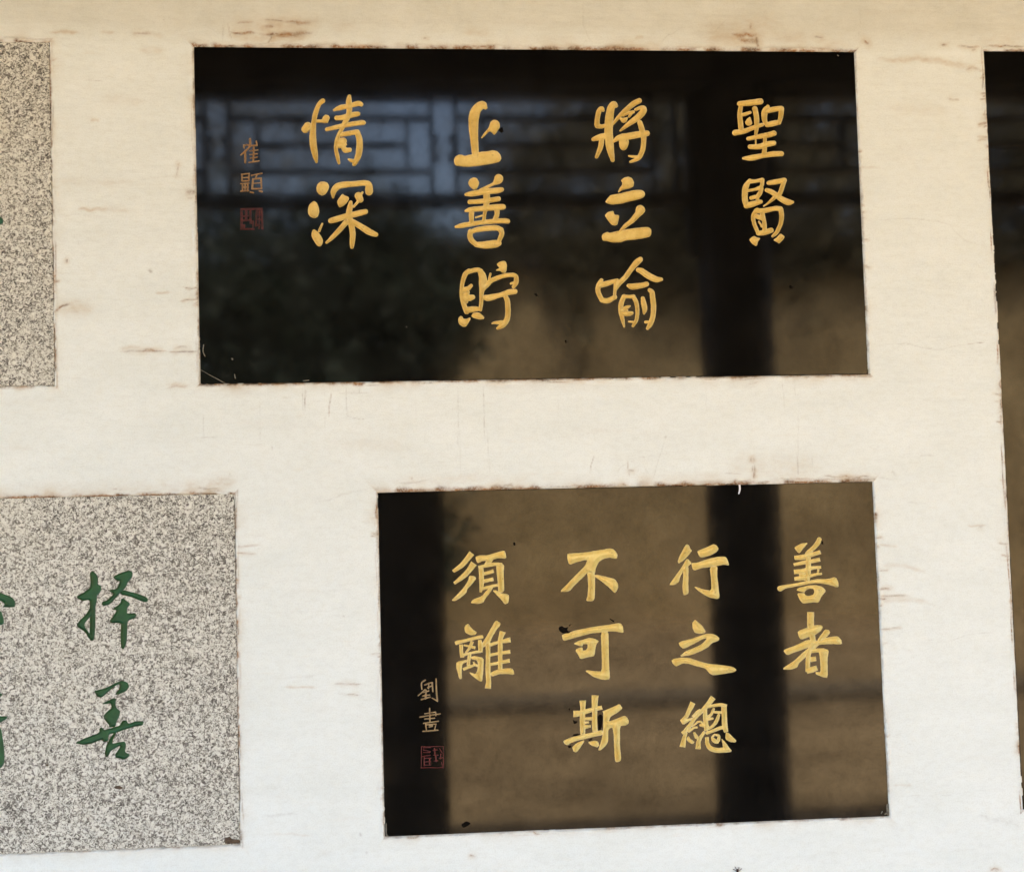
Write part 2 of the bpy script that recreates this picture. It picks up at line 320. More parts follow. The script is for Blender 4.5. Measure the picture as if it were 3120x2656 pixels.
  ('S',[(-116.2,3.2,9.3),(-116.8,-6.2,8.9),(-116.6,-16.3,8)]),
  ('S',[(-70.8,5.5,10.2),(-71,-3,8.5),(-74.5,-11.5,8.9)]),
  ('S',[(-108.9,-7.9,3.4),(-97.1,-4.6,3.4)]),
  ('S',[(-144.5,-24.6,5.1),(-132.7,-22.2,9.3),(-109.1,-18.5,8.4),(-83.9,-15.7,8.9),(-62.8,-14.2,9.3),(-51.9,-15.1,8.9)]),
  ('S',[(-118.7,-34.1,8.4),(-107.7,-30.4,9.3),(-88.4,-27.6,10.1),(-71.6,-27.3,9.7),(-64.5,-31.1,9.7)]),
  ('S',[(-119.1,-33.3,9.3),(-120.2,-41.8,9.7),(-116.6,-50.3,9.7),(-108.4,-57.1,8.8)]),
  ('S',[(-64.9,-30.3,9.7),(-63,-38,8.9),(-67,-47.3,8),(-69.3,-54,7.6)]),
  ('S',[(-109.2,-57.1,9.3),(-93.3,-57.7,13.5),(-76.5,-56.1,14.3),(-69.7,-54.5,11.4)])]),
 ('A','貯',[('S',[(-123.3,-103.5,7.1),(-130.5,-111,8.8),(-135.9,-127,7.5),(-137.2,-146.3,8),(-134.2,-163.2,8.8),(-129.2,-178,8.8)]),
  ('S',[(-124.6,-105.6,8.4),(-109,-102.4,8.4),(-103.2,-105,8.8)]),
  ('S',[(-103.2,-105,9.7),(-99.3,-115.6,13.5),(-99.1,-127.4,13.9),(-101.6,-142.5,8.8),(-102.8,-159.4,7.1),(-104.9,-174.5,6.3)]),
  ('S',[(-133.3,-138.8,10.9),(-125.7,-135.9,8.4),(-120.1,-130.9,6.3)]),
  ('S',[(-131.9,-150.6,12.6),(-124.4,-152.8,11.7),(-117.7,-151.6,8.8)]),
  ('S',[(-126.7,-142.2,7.5),(-130.4,-159,9.2)]),
  ('S',[(-127.4,-174.6,10.9),(-115.7,-173.1,10.1),(-104.4,-172.8,6.3)]),
  ('P',[(-144,-188.3),(-140.6,-185),(-136.8,-185.9),(-135.3,-190.1),(-131.1,-190.6),(-123.1,-187.7),(-122.8,-191.1),(-126.3,-197.8),(-131.4,-204.4),(-136.4,-204.8),(-143,-200.1),(-144.9,-194.2)]),
  ('P',[(-117.5,-179.4),(-109.1,-178.7),(-104.2,-181.3),(-97.7,-188.1),(-99.4,-191.4),(-106.1,-192.2),(-116.1,-189.5),(-121,-186.1),(-120.1,-183.6)]),
  ('S',[(-92.9,-129.1,9.2),(-81.8,-121.2,8.4),(-60.7,-113.8,8),(-44.7,-112.7,8),(-39.3,-116.6,8.4),(-40,-126.3,8.9),(-44.4,-133.9,6.7)]),
  ('S',[(-48.9,-127.9,4.6),(-42.5,-126.3,5.9)]),
  ('S',[(-85.3,-109.8,3.8),(-87.6,-119.1,3.8)]),
  ('S',[(-97.3,-135.8,7.6),(-88.7,-127.5,8)]),
  ('P',[(-73.2,-92.1),(-69.3,-88.8),(-61.7,-86.7),(-56.7,-88.1),(-55.2,-94.9),(-56.2,-104.2),(-58.9,-109.2),(-64.7,-107.9),(-68,-104.9),(-75.6,-104.8),(-74.7,-102.7),(-68.7,-99.8),(-72,-95.5)]),
  ('S',[(-96,-152.7,9.2),(-88.5,-153.2,11.8),(-69.9,-148.8,8.8),(-53,-143.5,10.1),(-42.1,-142.4,9.3)]),
  ('S',[(-59.1,-151.5,8.4),(-56,-159.9,9.3),(-55.5,-176.8,9.7),(-57.6,-192,9.7),(-65.4,-202,10.1),(-74.7,-208.1,5.5)]),
  ('S',[(-67,-197.7,7.6),(-79.5,-198,5),(-84.1,-199.2,2.9)])]),
 ('A','情',[('S',[(-377.1,204,8.8),(-383.4,198.1,8),(-389.9,182.3,8.8),(-393.4,165.4,8.8),(-395.4,146.7,11.3),(-394.9,125.5,12.1),(-391.9,106.1,10.4),(-389.7,93.4,4.2)]),
  ('S',[(-403.8,158.6,14.2),(-408.9,152.6,13.4)]),
  ('S',[(-404.2,158.6,4.2),(-393.5,160.3,3.8)]),
  ('P',[(-390,170.5),(-379.3,170.5),(-376.8,175.6),(-372.6,179.4),(-367.6,178.1),(-364.4,173.9),(-367,167.9),(-368.7,163.7),(-374.5,163.7),(-379.4,164.5),(-390.1,164.5)]),
  ('S',[(-329.8,212.6,6.3),(-330.8,202,10.9),(-330.2,189.2,10.1),(-332.9,175.6,9.2),(-338.9,163.7,8.8),(-346.6,148.4,6.3)]),
  ('S',[(-357.1,187.5,4.6),(-346.7,191.7,9.2),(-330.1,195.2,8.8),(-314.2,199.4,9.7),(-309.3,197.7,8)]),
  ('S',[(-352.8,173,8.8),(-342.9,173.9,9.7),(-326.2,178.6,10.1),(-315.4,180.7,8.8)]),
  ('S',[(-370.5,152.6,7.1),(-355.6,156,8),(-334.8,160.7,8.8),(-309.8,164.5,9.2),(-305.7,164.5,8.4)]),
  ('S',[(-347.4,148.4,6.3),(-353,133.9,7.5),(-355,117,7.1),(-352.3,101.7,7.1),(-350.2,91.1,4.6)]),
  ('S',[(-345,143.3,8.8),(-330.9,145.4,9.2),(-318.4,147.9,8.8)]),
  ('S',[(-317.2,147.5,10.1),(-313.3,133.9,10.9),(-313.6,116.9,11.7),(-316.7,102.5,10.5),(-323.2,89.8,8)]),
  ('S',[(-321.8,94.9,6.7),(-327.6,95.7,7.1),(-332.9,98.3,3.8)]),
  ('S',[(-349.4,131.4,10.9),(-341.9,131.4,12.6)]),
  ('S',[(-348.7,123.8,11.7),(-338.7,125.4,5.9)]),
  ('S',[(-343.7,123.8,8.4),(-338.9,115.3,10.1),(-331,115.2,8)])]),
 ('A','深',[('P',[(-390.7,46.9),(-389,53.3),(-383.5,57.9),(-377.8,58.7),(-371.2,56.6),(-368,50.2),(-369.3,43.5),(-374.8,35.1),(-380.6,32.6),(-386.4,35.1),(-390,40.2)]),
  ('P',[(-406.1,7.5),(-403.9,15.9),(-399.7,20.9),(-394.7,23.8),(-389.9,20),(-387.1,12.4),(-386,4),(-388.6,-4.4),(-394.4,-8.2),(-401.8,-5.2),(-405.8,0.7)]),
  ('S',[(-396,-30.8,6.2),(-393.2,-38,14.1),(-388.4,-47.2,14.9),(-386.9,-53.1,10)]),
  ('S',[(-381.4,-17.5,3.7),(-387,-30.5,4.6)]),
  ('S',[(-361.7,29.5,3.8),(-360.8,39.2,9.6),(-355.7,47.6,12.1),(-345.7,51.8,11.7),(-325,53.8,10.5),(-306,55.4,10),(-298.6,52.5,11.7),(-297.9,42.3,13.8),(-298,38.9,12.6)]),
  ('P',[(-345.1,36.6),(-341.1,33.2),(-334.5,30.6),(-333.3,26.4),(-337.2,20.5),(-343.9,13.8),(-350.5,11.3),(-353.7,16.4),(-354.9,22.3),(-351,29)]),
  ('S',[(-316.7,32.2,13.8),(-313.9,25.5,11.7)]),
  ('S',[(-309.6,38.6,3.8),(-313.8,32.2,5)]),
  ('S',[(-318.1,21.3,5),(-325.7,12.9,4.6)]),
  ('S',[(-330.6,20.5,6.7),(-332.4,10.4,10),(-334.2,-1.4,10.4),(-330.4,-18.3,10.4),(-328.2,-35.1,10.4),(-329.3,-51.9,8.7),(-329.9,-59.9,6.2)]),
  ('S',[(-366.1,-12.1,9.6),(-352.5,-8.4,10.8),(-334.3,-3.1,10.4),(-317.7,0.6,10.8),(-304.8,3.9,9.2)]),
  ('S',[(-338.6,-14,10),(-348.6,-25.7,9.2),(-361.2,-39.1,8.3),(-374.1,-51.1,4.6)]),
  ('S',[(-327.8,-14.1,9.6),(-314,-22.6,10.8),(-299.3,-32.4,11.7),(-287.4,-37.5,8.3)])]),
 ('A','崔',[('S',[(-505.6,135,4),(-505.2,123.2,3.6)]),
  ('S',[(-516.7,122.1,2.7),(-511.4,124.8,2.7),(-505.2,123.2,3.2),(-493.8,123.7,3.2)]),
  ('S',[(-494.8,131.2,2.7),(-493.3,124.2,2.5)]),
  ('S',[(-516.6,124.8,2.1),(-516.2,118.9,2.1)]),
  ('S',[(-506.3,121,2.7),(-513.7,113.6,3.2),(-522,106.6,2.5)]),
  ('S',[(-514.2,113.6,3.4),(-514.4,92.7,3.6)]),
  ('S',[(-499.1,120,3.2),(-500.4,95.4,3.2)]),
  ('S',[(-506.4,113.5,2.5),(-492.4,115.4,2.5)]),
  ('S',[(-506,107.1,2.5),(-493,108.6,2.5)]),
  ('S',[(-505.5,100.7,2.5),(-493.2,102.4,2.5)]),
  ('S',[(-507.7,93,2.7),(-490.5,95.8,2.7)])]),
 ('A','顥',[('S',[(-520.9,71.7,2.7),(-507.9,73.2,2.7)]),
  ('S',[(-520.2,70.9,2.7),(-520.7,60.2,2.7)]),
  ('S',[(-507.9,72.9,2.9),(-508.6,60.7,2.7)]),
  ('S',[(-519.9,65.5,2.3),(-509,66.3,2.3)]),
  ('S',[(-523.1,54.9,2.1),(-508.1,55.9,2.1)]),
  ('S',[(-520,59.7,2.5),(-509.1,60.1,2.5)]),
  ('S',[(-519.5,52.7,3.1),(-519.7,42.1,3.1)]),
  ('S',[(-510.7,53.8,3.2),(-510.9,42,3.2)]),
  ('S',[(-515.2,54.8,2.7),(-515.3,42.1,2.7)]),
  ('S',[(-522.8,41.6,2.7),(-509.3,42.6,2.7)]),
  ('S',[(-519.6,48.5,2.3),(-509.8,49,2.3)]),
  ('S',[(-503.8,69.7,2.5),(-485.6,73.7,2.5)]),
  ('S',[(-493.9,71.8,2.5),(-497.1,64.4,2.7)]),
  ('S',[(-501.3,63.3,3.2),(-502.9,45.7,3.2)]),
  ('S',[(-501.8,62.8,2.7),(-487.3,64.9,2.9)]),
  ('S',[(-487.3,64.3,3.2),(-486.5,45.7,2.7)]),
  ('S',[(-500.9,55.3,1.9),(-488.4,56.6,1.9)]),
  ('S',[(-501.5,45.7,2.7),(-487.5,46.2,2.7)]),
  ('S',[(-506,39.7,3.2),(-500.9,38.8,3.2)]),
  ('S',[(-490.2,41.9,3.2),(-486,40.9,3.2)])]),
 ('B','善',[('P',[(449,-611.5),(462.1,-605.2),(475.5,-603.9),(467,-612.9),(458.8,-622.7),(454.6,-620.1)]),
  ('S',[(496,-599,8.5),(493.2,-604.4,8.9),(484.2,-614.2,8.1),(473.5,-622.3,7.2),(469.8,-628,5.1)]),
  ('F',[(449.1,-630.4,7.6),(466.3,-629.2,9.8),(479.4,-625.8,8.1),(497.7,-621.3,7.2)]),
  ('F',[(447.3,-642.5,5.1),(465.9,-639.2,7.2),(478.9,-637.5,7.2),(496.3,-634.7,7.2)]),
  ('F',[(447.2,-655.4,8.1),(465.3,-654.3,8.9),(478.4,-649.7,7.2),(497.9,-648.2,5.1)]),
  ('F',[(447.5,-668,6.8),(464.8,-666,9.3),(477.9,-662.6,6.4),(498.2,-659.9,3.4)]),
  ('F',[(474.3,-624.8,8.9),(474.4,-643.3,9.8),(472.8,-660,9.8),(469.7,-672.4,11)]),
  ('F',[(461.7,-658,11),(462.9,-669.7,11)]),
  ('F',[(492.1,-651.3,3.8),(491,-658.8,3.8)]),
  ('P',[(415.2,-682.4),(418.8,-679.2),(442.9,-676.6),(473.2,-671.7),(490.5,-669.3),(509.5,-669.5),(523.4,-666.5),(528.2,-676.7),(527.8,-686),(511.6,-680.4),(490.2,-676.4),(473,-677.6),(447,-681.8),(432.3,-683.8),(420.9,-689.7),(416.7,-687.5)]),
  ('P',[(450.1,-688.5),(452.9,-684.5),(472.8,-680.1),(486.6,-679.7),(496.9,-682.9),(503.5,-688.5),(503.8,-692.7),(496.1,-700),(492.3,-708.3),(489.6,-711.5),(480.2,-710.4),(461.2,-712.3),(457.9,-708),(454.7,-702.9),(451.2,-693.6),(465,-693.2),(466.1,-697.4),(472.1,-698.8),(480.8,-697),(483.5,-692.1),(482,-686.6),(475.2,-686),(468.2,-688.3),(464.7,-692.9)])]),
 ('B','者',[('F',[(475,-727.7,12.7),(474,-752.7,12.3),(476,-769.4,10.6),(477.2,-782.8,10.6),(472.5,-792.6,8.9),(467.8,-802.4,8.9),(466.5,-814.8,8.4),(465.2,-833.8,8.4)]),
  ('P',[(449.4,-761),(469.8,-754.2),(483.7,-751),(494,-751.7),(496,-756),(491.8,-762.5),(481.2,-768.8),(467.3,-772.5),(455.2,-776.2),(451.1,-770.2)]),
  ('P',[(421.5,-793.3),(442.7,-786.6),(467.2,-776.6),(477.4,-777.8),(486.8,-779.8),(503.4,-773.7),(522.4,-771.9),(529,-778.8),(530.4,-787.1),(511.5,-785.6),(490.8,-785.8),(468.3,-790.8),(442.3,-798.2),(428.4,-803.1)]),
  ('P',[(484.7,-778.1),(499.7,-759.4),(506.5,-760.5),(509.8,-765.6),(501.7,-773.6),(489.1,-785.7),(482,-791.3)]),
  ('P',[(485.7,-786.4),(466.5,-792.4),(454.1,-801.9),(439.9,-813.9),(420.7,-824.8),(421.4,-828.1),(434.2,-828.6),(446.3,-824.9),(450.1,-817.5),(460.7,-808.8),(472.2,-799.2),(482,-792.1)]),
  ('F',[(472.3,-796.8,6.3),(485.3,-796,7.2),(496.4,-796.8,7.6)]),
  ('P',[(486.2,-794.7),(494.8,-792.6),(505.9,-796.3),(502.2,-811.9),(501.7,-845.1),(492.7,-844),(480,-838.5),(479.4,-833.5),(488.8,-835.5),(488.9,-811.5)]),
  ('F',[(470.9,-812.1,8.9),(481.6,-810.8,8.4)]),
  ('F',[(463.2,-832.1,9.3),(473.6,-829.6,10.5),(482.7,-827,8.9)])]),
 ('B','行',[('P',[(253.6,-600.1),(257.8,-602.3),(260.1,-609),(263.4,-611.6),(253.7,-623),(245,-630.2),(238.1,-634.2),(236.1,-630.8),(239.3,-622.6),(249.2,-605.4)]),
  ('P',[(251.9,-627.1),(255.3,-626.8),(261.8,-634.1),(255.7,-638.9),(244.3,-650.2),(239.8,-658.3),(236.9,-667.4),(228.3,-672.1),(219,-671.8),(230.5,-657.2),(242.9,-641.8)]),
  ('P',[(245.5,-640.2),(255.8,-637.2),(254.1,-673.7),(254.4,-687.8),(246.3,-690.9),(243.9,-687.5),(243.5,-674.2),(245.7,-659.3)]),
  ('P',[(272.3,-612.7),(290,-606.6),(302.1,-601.5),(307.9,-603.7),(311.1,-609.7),(309.2,-614.6),(298,-621),(285.9,-623.9),(277.4,-624.5),(274.2,-619.4)]),
  ('P',[(261,-634),(270.3,-633.9),(294.3,-626.7),(311.5,-623.9),(324.2,-624.6),(328.2,-633.5),(329.2,-640.6),(319.5,-638.3),(308.3,-640.4),(292.1,-642.4),(278.4,-643.7),(265.6,-647.5),(262.3,-643.2)]),
  ('P',[(293.8,-641.7),(308.3,-640.4),(306.9,-657),(308.4,-673.7),(310.1,-697),(305.3,-699.4),(290.2,-695.6),(273.6,-685.1),(265,-676.9),(266.3,-675.7),(279.7,-681.1),(295.7,-684.1),(295.6,-663.4)])]),
 ('B','之',[('P',[(264.2,-734.5),(270,-739.2),(277.4,-746.1),(282.5,-755.4),(280.3,-758.6),(271,-759.5),(262.6,-757.2),(259.1,-748.8),(259,-739.7)]),
  ('P',[(232.9,-774.3),(238.5,-771.2),(257.1,-767.7),(281.1,-760.3),(291.3,-759.4),(301.3,-762.6),(307.5,-768.6),(305.2,-772.7),(293.2,-776.4),(286.2,-783.6),(271.6,-790.5),(254.5,-796.5),(233.7,-798.2),(244.6,-789.5),(259.1,-784.3),(274.5,-778.2),(285.1,-767.9),(277.4,-768.4),(259.3,-777.7),(241.4,-784.9),(235.6,-780.2)]),
  ('P',[(219.2,-804.7),(223.1,-802),(234.9,-799.9),(250.1,-800.5),(269.3,-807.7),(284.3,-812.4),(306.2,-815.2),(329.8,-819.4),(336,-825),(332,-829),(312.4,-831.5),(293.7,-833.3),(287.9,-830.6),(279.8,-820.5),(262.2,-815.7),(250.6,-811.6),(239.7,-810),(227.7,-815.3),(222.7,-811.8)])]),
 ('B','總',[('F',[(255.4,-879.5,10),(249,-891.6,8.3),(242.8,-902.8,7),(234.9,-910.7,6.6)]),
  ('P',[(230,-908),(242.6,-907.7),(254.5,-904.9),(250.9,-909.7),(236.3,-918.5)]),
  ('F',[(292.3,-871.9,10),(281.3,-884.6,8.3),(270,-895.7,7.1),(257.8,-906.7,6.6),(249,-918.6,7.5),(239.3,-928.8,7),(233.4,-932.3,4.1)]),
  ('S',[(254.5,-903.3,4.1),(261.5,-897,4.6),(267.5,-893.1,4.2)]),
  ('F',[(241,-930.5,6.2),(237.2,-941.8,7.4),(234,-956.4,10.8)]),
  ('P',[(241.4,-942.8),(244.9,-937.2),(248.1,-942.3),(256.3,-948.3),(252,-952.2),(244.6,-947.8)]),
  ('S',[(246.1,-929.1,5),(255.5,-923.8,4.1),(260.6,-923.2,3.7)]),
  ('S',[(252.2,-921.2,2.5),(259.1,-916.6,3.7),(263.4,-913.5,3.7),(269.3,-914.1,3.7),(274.2,-918.8,4.6)]),
  ('S',[(268.3,-919.4,5.8),(280,-922.3,5.8)]),
  ('S',[(256,-932.8,4.1),(259.2,-939.5,6.6),(263.3,-942.1,4.1)]),
  ('F',[(274.6,-931.1,5),(266.7,-941.4,6.2),(263,-949.4,7.9),(261.8,-960.8,9.9)]),
  ('F',[(276.9,-891,7.1),(276.4,-905,8.3),(277.6,-917.3,8.3),(277.2,-930.4,7.1)]),
  ('F',[(280.3,-888.3,4.6),(293.9,-886.1,5.4),(306.6,-885.6,6.2),(315.8,-888.4,6.2)]),
  ('F',[(310.8,-888.3,10),(310.9,-906.3,9.6),(311.2,-922.7,10),(313.3,-933.5,7.9)]),
  ('P',[(312.5,-933.4),(317.5,-934.5),(331.3,-949),(328.7,-952.5),(319.4,-950.9),(311.2,-945.7)]),
  ('S',[(292,-892.4,4.6),(287.5,-901.3,5),(280.6,-905.9,5)]),
  ('S',[(293.5,-897.8,4.2),(304.5,-898.7,5)]),
  ('S',[(300.9,-903.5,5),(296.3,-913.9,6.7),(289.3,-921.9,5.4),(281.5,-926.5,4.2)]),
  ('S',[(280.4,-909.2,5.8),(289.7,-908.8,3.7)]),
  ('S',[(278.7,-933.7,5),(288.1,-930.8,5.8),(303.5,-925.7,6.2),(311.1,-925.2,6.7)]),
  ('F',[(278.1,-940.6,7.1),(278.9,-952.5,7.5),(284.5,-960.9,8.7),(297.8,-964.8,8.7),(312.2,-963.7,10)]),
  ('P',[(303.7,-942.9),(312.6,-953.1),(323.4,-968.3),(307.8,-969.3),(306.5,-957.8)]),
  ('S',[(291.2,-937.5,3.3),(287.7,-942.3,4.1),(291.7,-947.7,7.9),(296.7,-950,6.2)]),
  ('S',[(292.1,-937.1,3.3),(299.6,-939.5,5),(298.9,-946.8,6.6)])]),
 ('B','不',[('P',[(39.6,-610.6),(63.4,-610.4),(88.6,-607.4),(113.8,-604),(120.5,-604.6),(125.4,-609.8),(128.6,-615.6),(127.1,-623.1),(113.4,-619.8),(103.2,-621.9),(94.7,-627.1),(89.4,-636.8),(86.5,-649.1),(86.4,-651.6),(73.2,-646.2),(72.3,-647),(63.7,-655),(50,-667),(40.6,-677.4),(23.1,-677.6),(36.8,-664.9),(53.9,-648.1),(69.4,-633.7),(74.7,-623.2),(67.2,-623.4),(54.5,-626.7),(43.6,-630.5),(40.3,-627.1),(38.5,-618.8)]),
  ('P',[(73.3,-642.9),(87.4,-646.7),(86.6,-672.2),(85.2,-691.9),(81.8,-695.5),(69.7,-695.2),(73.3,-684.2),(74.7,-667.7)]),
  ('P',[(84.8,-649.9),(92.3,-649.7),(108.1,-653.9),(123.1,-658.5),(127.8,-666.9),(127.6,-675.1),(122.3,-682.4),(119.9,-681.5),(110.1,-671.3),(97.9,-661),(87.2,-653.3)])]),
 ('B','可',[('P',[(25.2,-752.4),(51.1,-745.5),(84.6,-740.4),(109.8,-738),(124.9,-735.6),(131.6,-736.7),(134.3,-742.9),(135.2,-753.7),(121.1,-750.3),(107.7,-749.4),(94.3,-751),(80.1,-751.8),(59.2,-756),(37.4,-761.4),(29,-763.5),(26.2,-759.8)]),
  ('P',[(94.4,-749.8),(108.2,-748.6),(107.7,-776.5),(107.5,-813.4),(108.5,-833),(98.5,-834.3),(81.1,-829.6),(64.9,-817.5),(67.4,-816),(82.3,-818.2),(94.4,-819),(95.2,-792.5)]),
  ('P',[(45,-769.4),(53.9,-764.4),(65.7,-761.5),(73.2,-759.3),(84,-761.8),(90.9,-766.1),(85.3,-772.5),(82.3,-789.6),(80.6,-791.9),(69.7,-793.6),(57.2,-796.4),(53.2,-789.3),(47.7,-779.3),(61.1,-774.9),(61.7,-781.5),(66.8,-780.8),(70.2,-776.8),(70.4,-771.1),(66.2,-770.2),(62.1,-770.8),(60.9,-774.6)])]),
 ('B','斯',[('F',[(59,-868.3,11.5),(58.8,-884.2,8.6),(57.5,-900.4,9.4),(57.4,-916.6,9.4),(57.5,-928,8.2)]),
  ('F',[(81.2,-860.2,12.8),(79.7,-876.8,10.3),(79.3,-893.1,9),(78.8,-909.3,9.4),(79.2,-923.2,9.4)]),
  ('F',[(41.6,-890.8,11.5),(54.4,-890.5,9.4),(69.5,-886.2,7.8),(92.9,-881.8,7)]),
  ('F',[(60.8,-900.5,4.9),(76.5,-900.3,6.2)]),
  ('F',[(60.6,-907,4.9),(68.9,-906.5,3.3)]),
  ('F',[(59.5,-914.3,8.2),(71.6,-913.1,4.1)]),
  ('P',[(22.5,-936.7),(35,-931.9),(47.5,-929.2),(68.3,-925.2),(93.4,-920.5),(93.1,-929.4),(76.4,-932),(55.6,-936),(38.9,-939.4),(28.9,-945),(24,-941.2)]),
  ('P',[(37.9,-948.3),(46.3,-941.3),(59.7,-937),(58.8,-940.2),(52.7,-949.7),(45,-957.9),(40.1,-955.6)]),
  ('P',[(65.4,-940.5),(77.9,-938.6),(83.7,-940.4),(86,-947),(82.5,-950.9),(71,-946.4)]),
  ('P',[(92.7,-888.7),(111.2,-882.1),(123.9,-876.5),(129.5,-884.9),(119.2,-892.2),(107.4,-898.3),(104.7,-905.5),(105.5,-906.3),(118.9,-902),(130.7,-897.6),(135.7,-899.4),(139.6,-906.1),(138.6,-911.7),(133.5,-914.8),(123.5,-915.2),(122.4,-951.8),(123.9,-968.1),(122.9,-976.1),(114.9,-977.8),(112.6,-973.3),(112.1,-935.1),(110.9,-918),(106.8,-917.8),(102.5,-920.9),(101.9,-940.4),(97.5,-948.3),(88.2,-956),(83.2,-955.8),(89.5,-940.7),(93.2,-926.2),(95.1,-890.5)])]),
 ('B','須',[('F',[(-129.9,-604.9,10.7),(-137.9,-614.5,9),(-148.1,-625.7,8.6),(-163.5,-636.2,5.7)]),
  ('F',[(-126.6,-623,11.9),(-135.1,-634.2,9.4),(-146.1,-645.4,8.6),(-162.3,-657.1,4.9)]),
  ('P',[(-135.3,-644),(-125.5,-645.6),(-123.1,-650.1),(-130.7,-658.9),(-140,-668.4),(-141,-674.1),(-151,-682),(-161.8,-688.2),(-167.9,-686.7),(-159.1,-678.5),(-145.7,-665),(-137.2,-652.2)]),
  ('P',[(-123.9,-611.6),(-117.2,-609.3),(-102.4,-609.8),(-85.7,-604.9),(-72.4,-602),(-70.1,-609.1),(-69.5,-616.1),(-83.5,-615.2),(-92.7,-617.4),(-96.1,-623.1),(-109.4,-626),(-105.1,-619.5),(-111.7,-619.3),(-120,-623.2),(-122.8,-618.2)]),
  ('F',[(-119,-630.2,4.5),(-106.9,-627.9,6.2),(-90.4,-625.7,6.2),(-77.2,-626.9,6.2)]),
  ('F',[(-114.4,-630.7,8.6),(-114,-647.1,8.6),(-114.4,-663.5,7),(-116.3,-674.1,3.7)]),
  ('P',[(-88,-629.1),(-82.1,-623.5),(-73.1,-627.1),(-75,-640.1),(-74.7,-660.6),(-74.6,-673.8),(-85,-677.5),(-85.4,-660.3),(-86.7,-643.9)]),
  ('F',[(-110.6,-641.9,5.8),(-101.5,-640.2,6.2),(-92.3,-637.6,6.2)]),
  ('F',[(-110.9,-655,6.6),(-101.8,-653.3,6.2),(-93.1,-651.5,6.2)]),
  ('F',[(-113.7,-668.4,4.9),(-102.9,-665.5,5.3),(-83.8,-662,5.3)]),
  ('P',[(-93,-665),(-99.8,-675.4),(-109.2,-686.6),(-110.9,-691.4),(-120.9,-694.4),(-134.4,-692.3),(-129.7,-685.9),(-114,-680.7),(-105.5,-671.2),(-100.4,-666.4)]),
  ('P',[(-94.8,-671.5),(-89.8,-670.8),(-81.7,-676),(-67.7,-678.9),(-66.2,-683.8),(-68.1,-694.4),(-74,-696.7),(-81.1,-686.6),(-89.2,-678.2)])]),
 ('B','離',[('P',[(-139.3,-727.6),(-135,-733.9),(-130.1,-738.9),(-124.5,-743.2),(-127.1,-747.2),(-135.3,-748.1),(-145,-743.3),(-146.1,-735.1),(-143.9,-730.3)]),
  ('P',[(-164.2,-757.3),(-142.8,-753.9),(-119.7,-748.6),(-113.9,-748.8),(-112.8,-754.2),(-126.4,-756.1),(-142.9,-759.6),(-155.3,-762.4),(-161.9,-764.7)]),
  ('F',[(-152.4,-763.4,6.9),(-152.3,-775.5,6.1),(-150.9,-786.1,7.3)]),
  ('F',[(-151.6,-782.5,5.7),(-138.5,-779.3,4.1),(-125.3,-777.3,4.9),(-117.9,-776.8,4.9)]),
  ('F',[(-119.9,-756.4,5.7),(-118.5,-767,8.6),(-118.8,-778.4,7.3)]),
  ('F',[(-148,-764.7,2.9),(-138.2,-767.1,4.1),(-127.6,-769.9,4.9)]),
  ('F',[(-132.6,-758.4,6.1),(-137.4,-769.6,4.9),(-145,-778.2,3.3)]),
  ('F',[(-137.6,-779.3,6.1),(-139.5,-789.8,6.1),(-140.6,-800.3,6.1)]),
  ('F',[(-135.7,-801.3,5.3),(-149.7,-806.9,4.9)]),
  ('P',[(-160.9,-793.1),(-142,-789.7),(-140.4,-793),(-151.1,-796.7),(-152.6,-808),(-152.6,-823.4),(-156.7,-823.2),(-159.7,-811.8),(-161.9,-802)]),
  ('P',[(-135.3,-785.1),(-128.7,-784.1),(-113.2,-788.3),(-114.6,-809.4),(-116.7,-827.9),(-120,-829),(-128,-823.5),(-136.9,-815.8),(-139.6,-811.7),(-127.8,-815.4),(-125.2,-809),(-123.4,-799.3),(-125.6,-791.9),(-135.4,-789.1)]),
  ('F',[(-139,-802.8,4.9),(-129.1,-799.5,4.5)]),
  ('F',[(-131.4,-794.1,2.9),(-129.1,-799.1,4.1),(-123.4,-801.7,4.5)]),
  ('P',[(-90.7,-723.1),(-83,-728.3),(-82.3,-731.6),(-90.7,-741.1),(-99.3,-755.4),(-100.2,-759.5),(-105.3,-765),(-114.5,-770.4),(-116.8,-764.6),(-111.7,-757.5),(-104.8,-746.3),(-97.1,-733.5)]),
  ('F',[(-105.2,-760.9,8.6),(-105.8,-785.3,7.8),(-106.4,-809.7,8.6),(-106,-830,9),(-107.3,-841.3,11)]),
  ('F',[(-78.8,-743.5,10.7),(-83.7,-757.6,7.8),(-84,-769.8,8.6),(-84.4,-786.1,7.8),(-85.1,-811.3,7.8)]),
  ('F',[(-102,-765.9,5.7),(-85.5,-761.6,5.7),(-65.6,-758.6,9)]),
  ('F',[(-102.5,-783.8,5.3),(-86,-781.1,4.9),(-66.5,-779,7)]),
  ('F',[(-102.9,-800,4.9),(-86.4,-797.4,5.7),(-67.8,-794.4,7)]),
  ('P',[(-103.2,-814.6),(-93.2,-810.1),(-78.4,-807.4),(-64.4,-807.9),(-61.2,-812.9),(-60.6,-819.1),(-74.5,-817.3),(-86.8,-816.9),(-100.1,-821.3)])]),
 ('B','劉',[('S',[(-216.4,-822.6,2.9),(-222.7,-827.7,2.5),(-222.4,-838,2.3)]),
  ('S',[(-217.1,-831,2.3),(-208.7,-828,2.5),(-204.1,-827.6,2.5)]),
  ('S',[(-204.4,-827.9,2.5),(-203.4,-842.8,2.3)]),
  ('S',[(-212.5,-835.8,2.3),(-205.7,-833.3,2.3)]),
  ('S',[(-210.3,-830.2,2.1),(-211,-837.4,2.1)]),
  ('S',[(-216.7,-838.7,2.5),(-223.5,-844.6,2.3),(-229,-849,1.8)]),
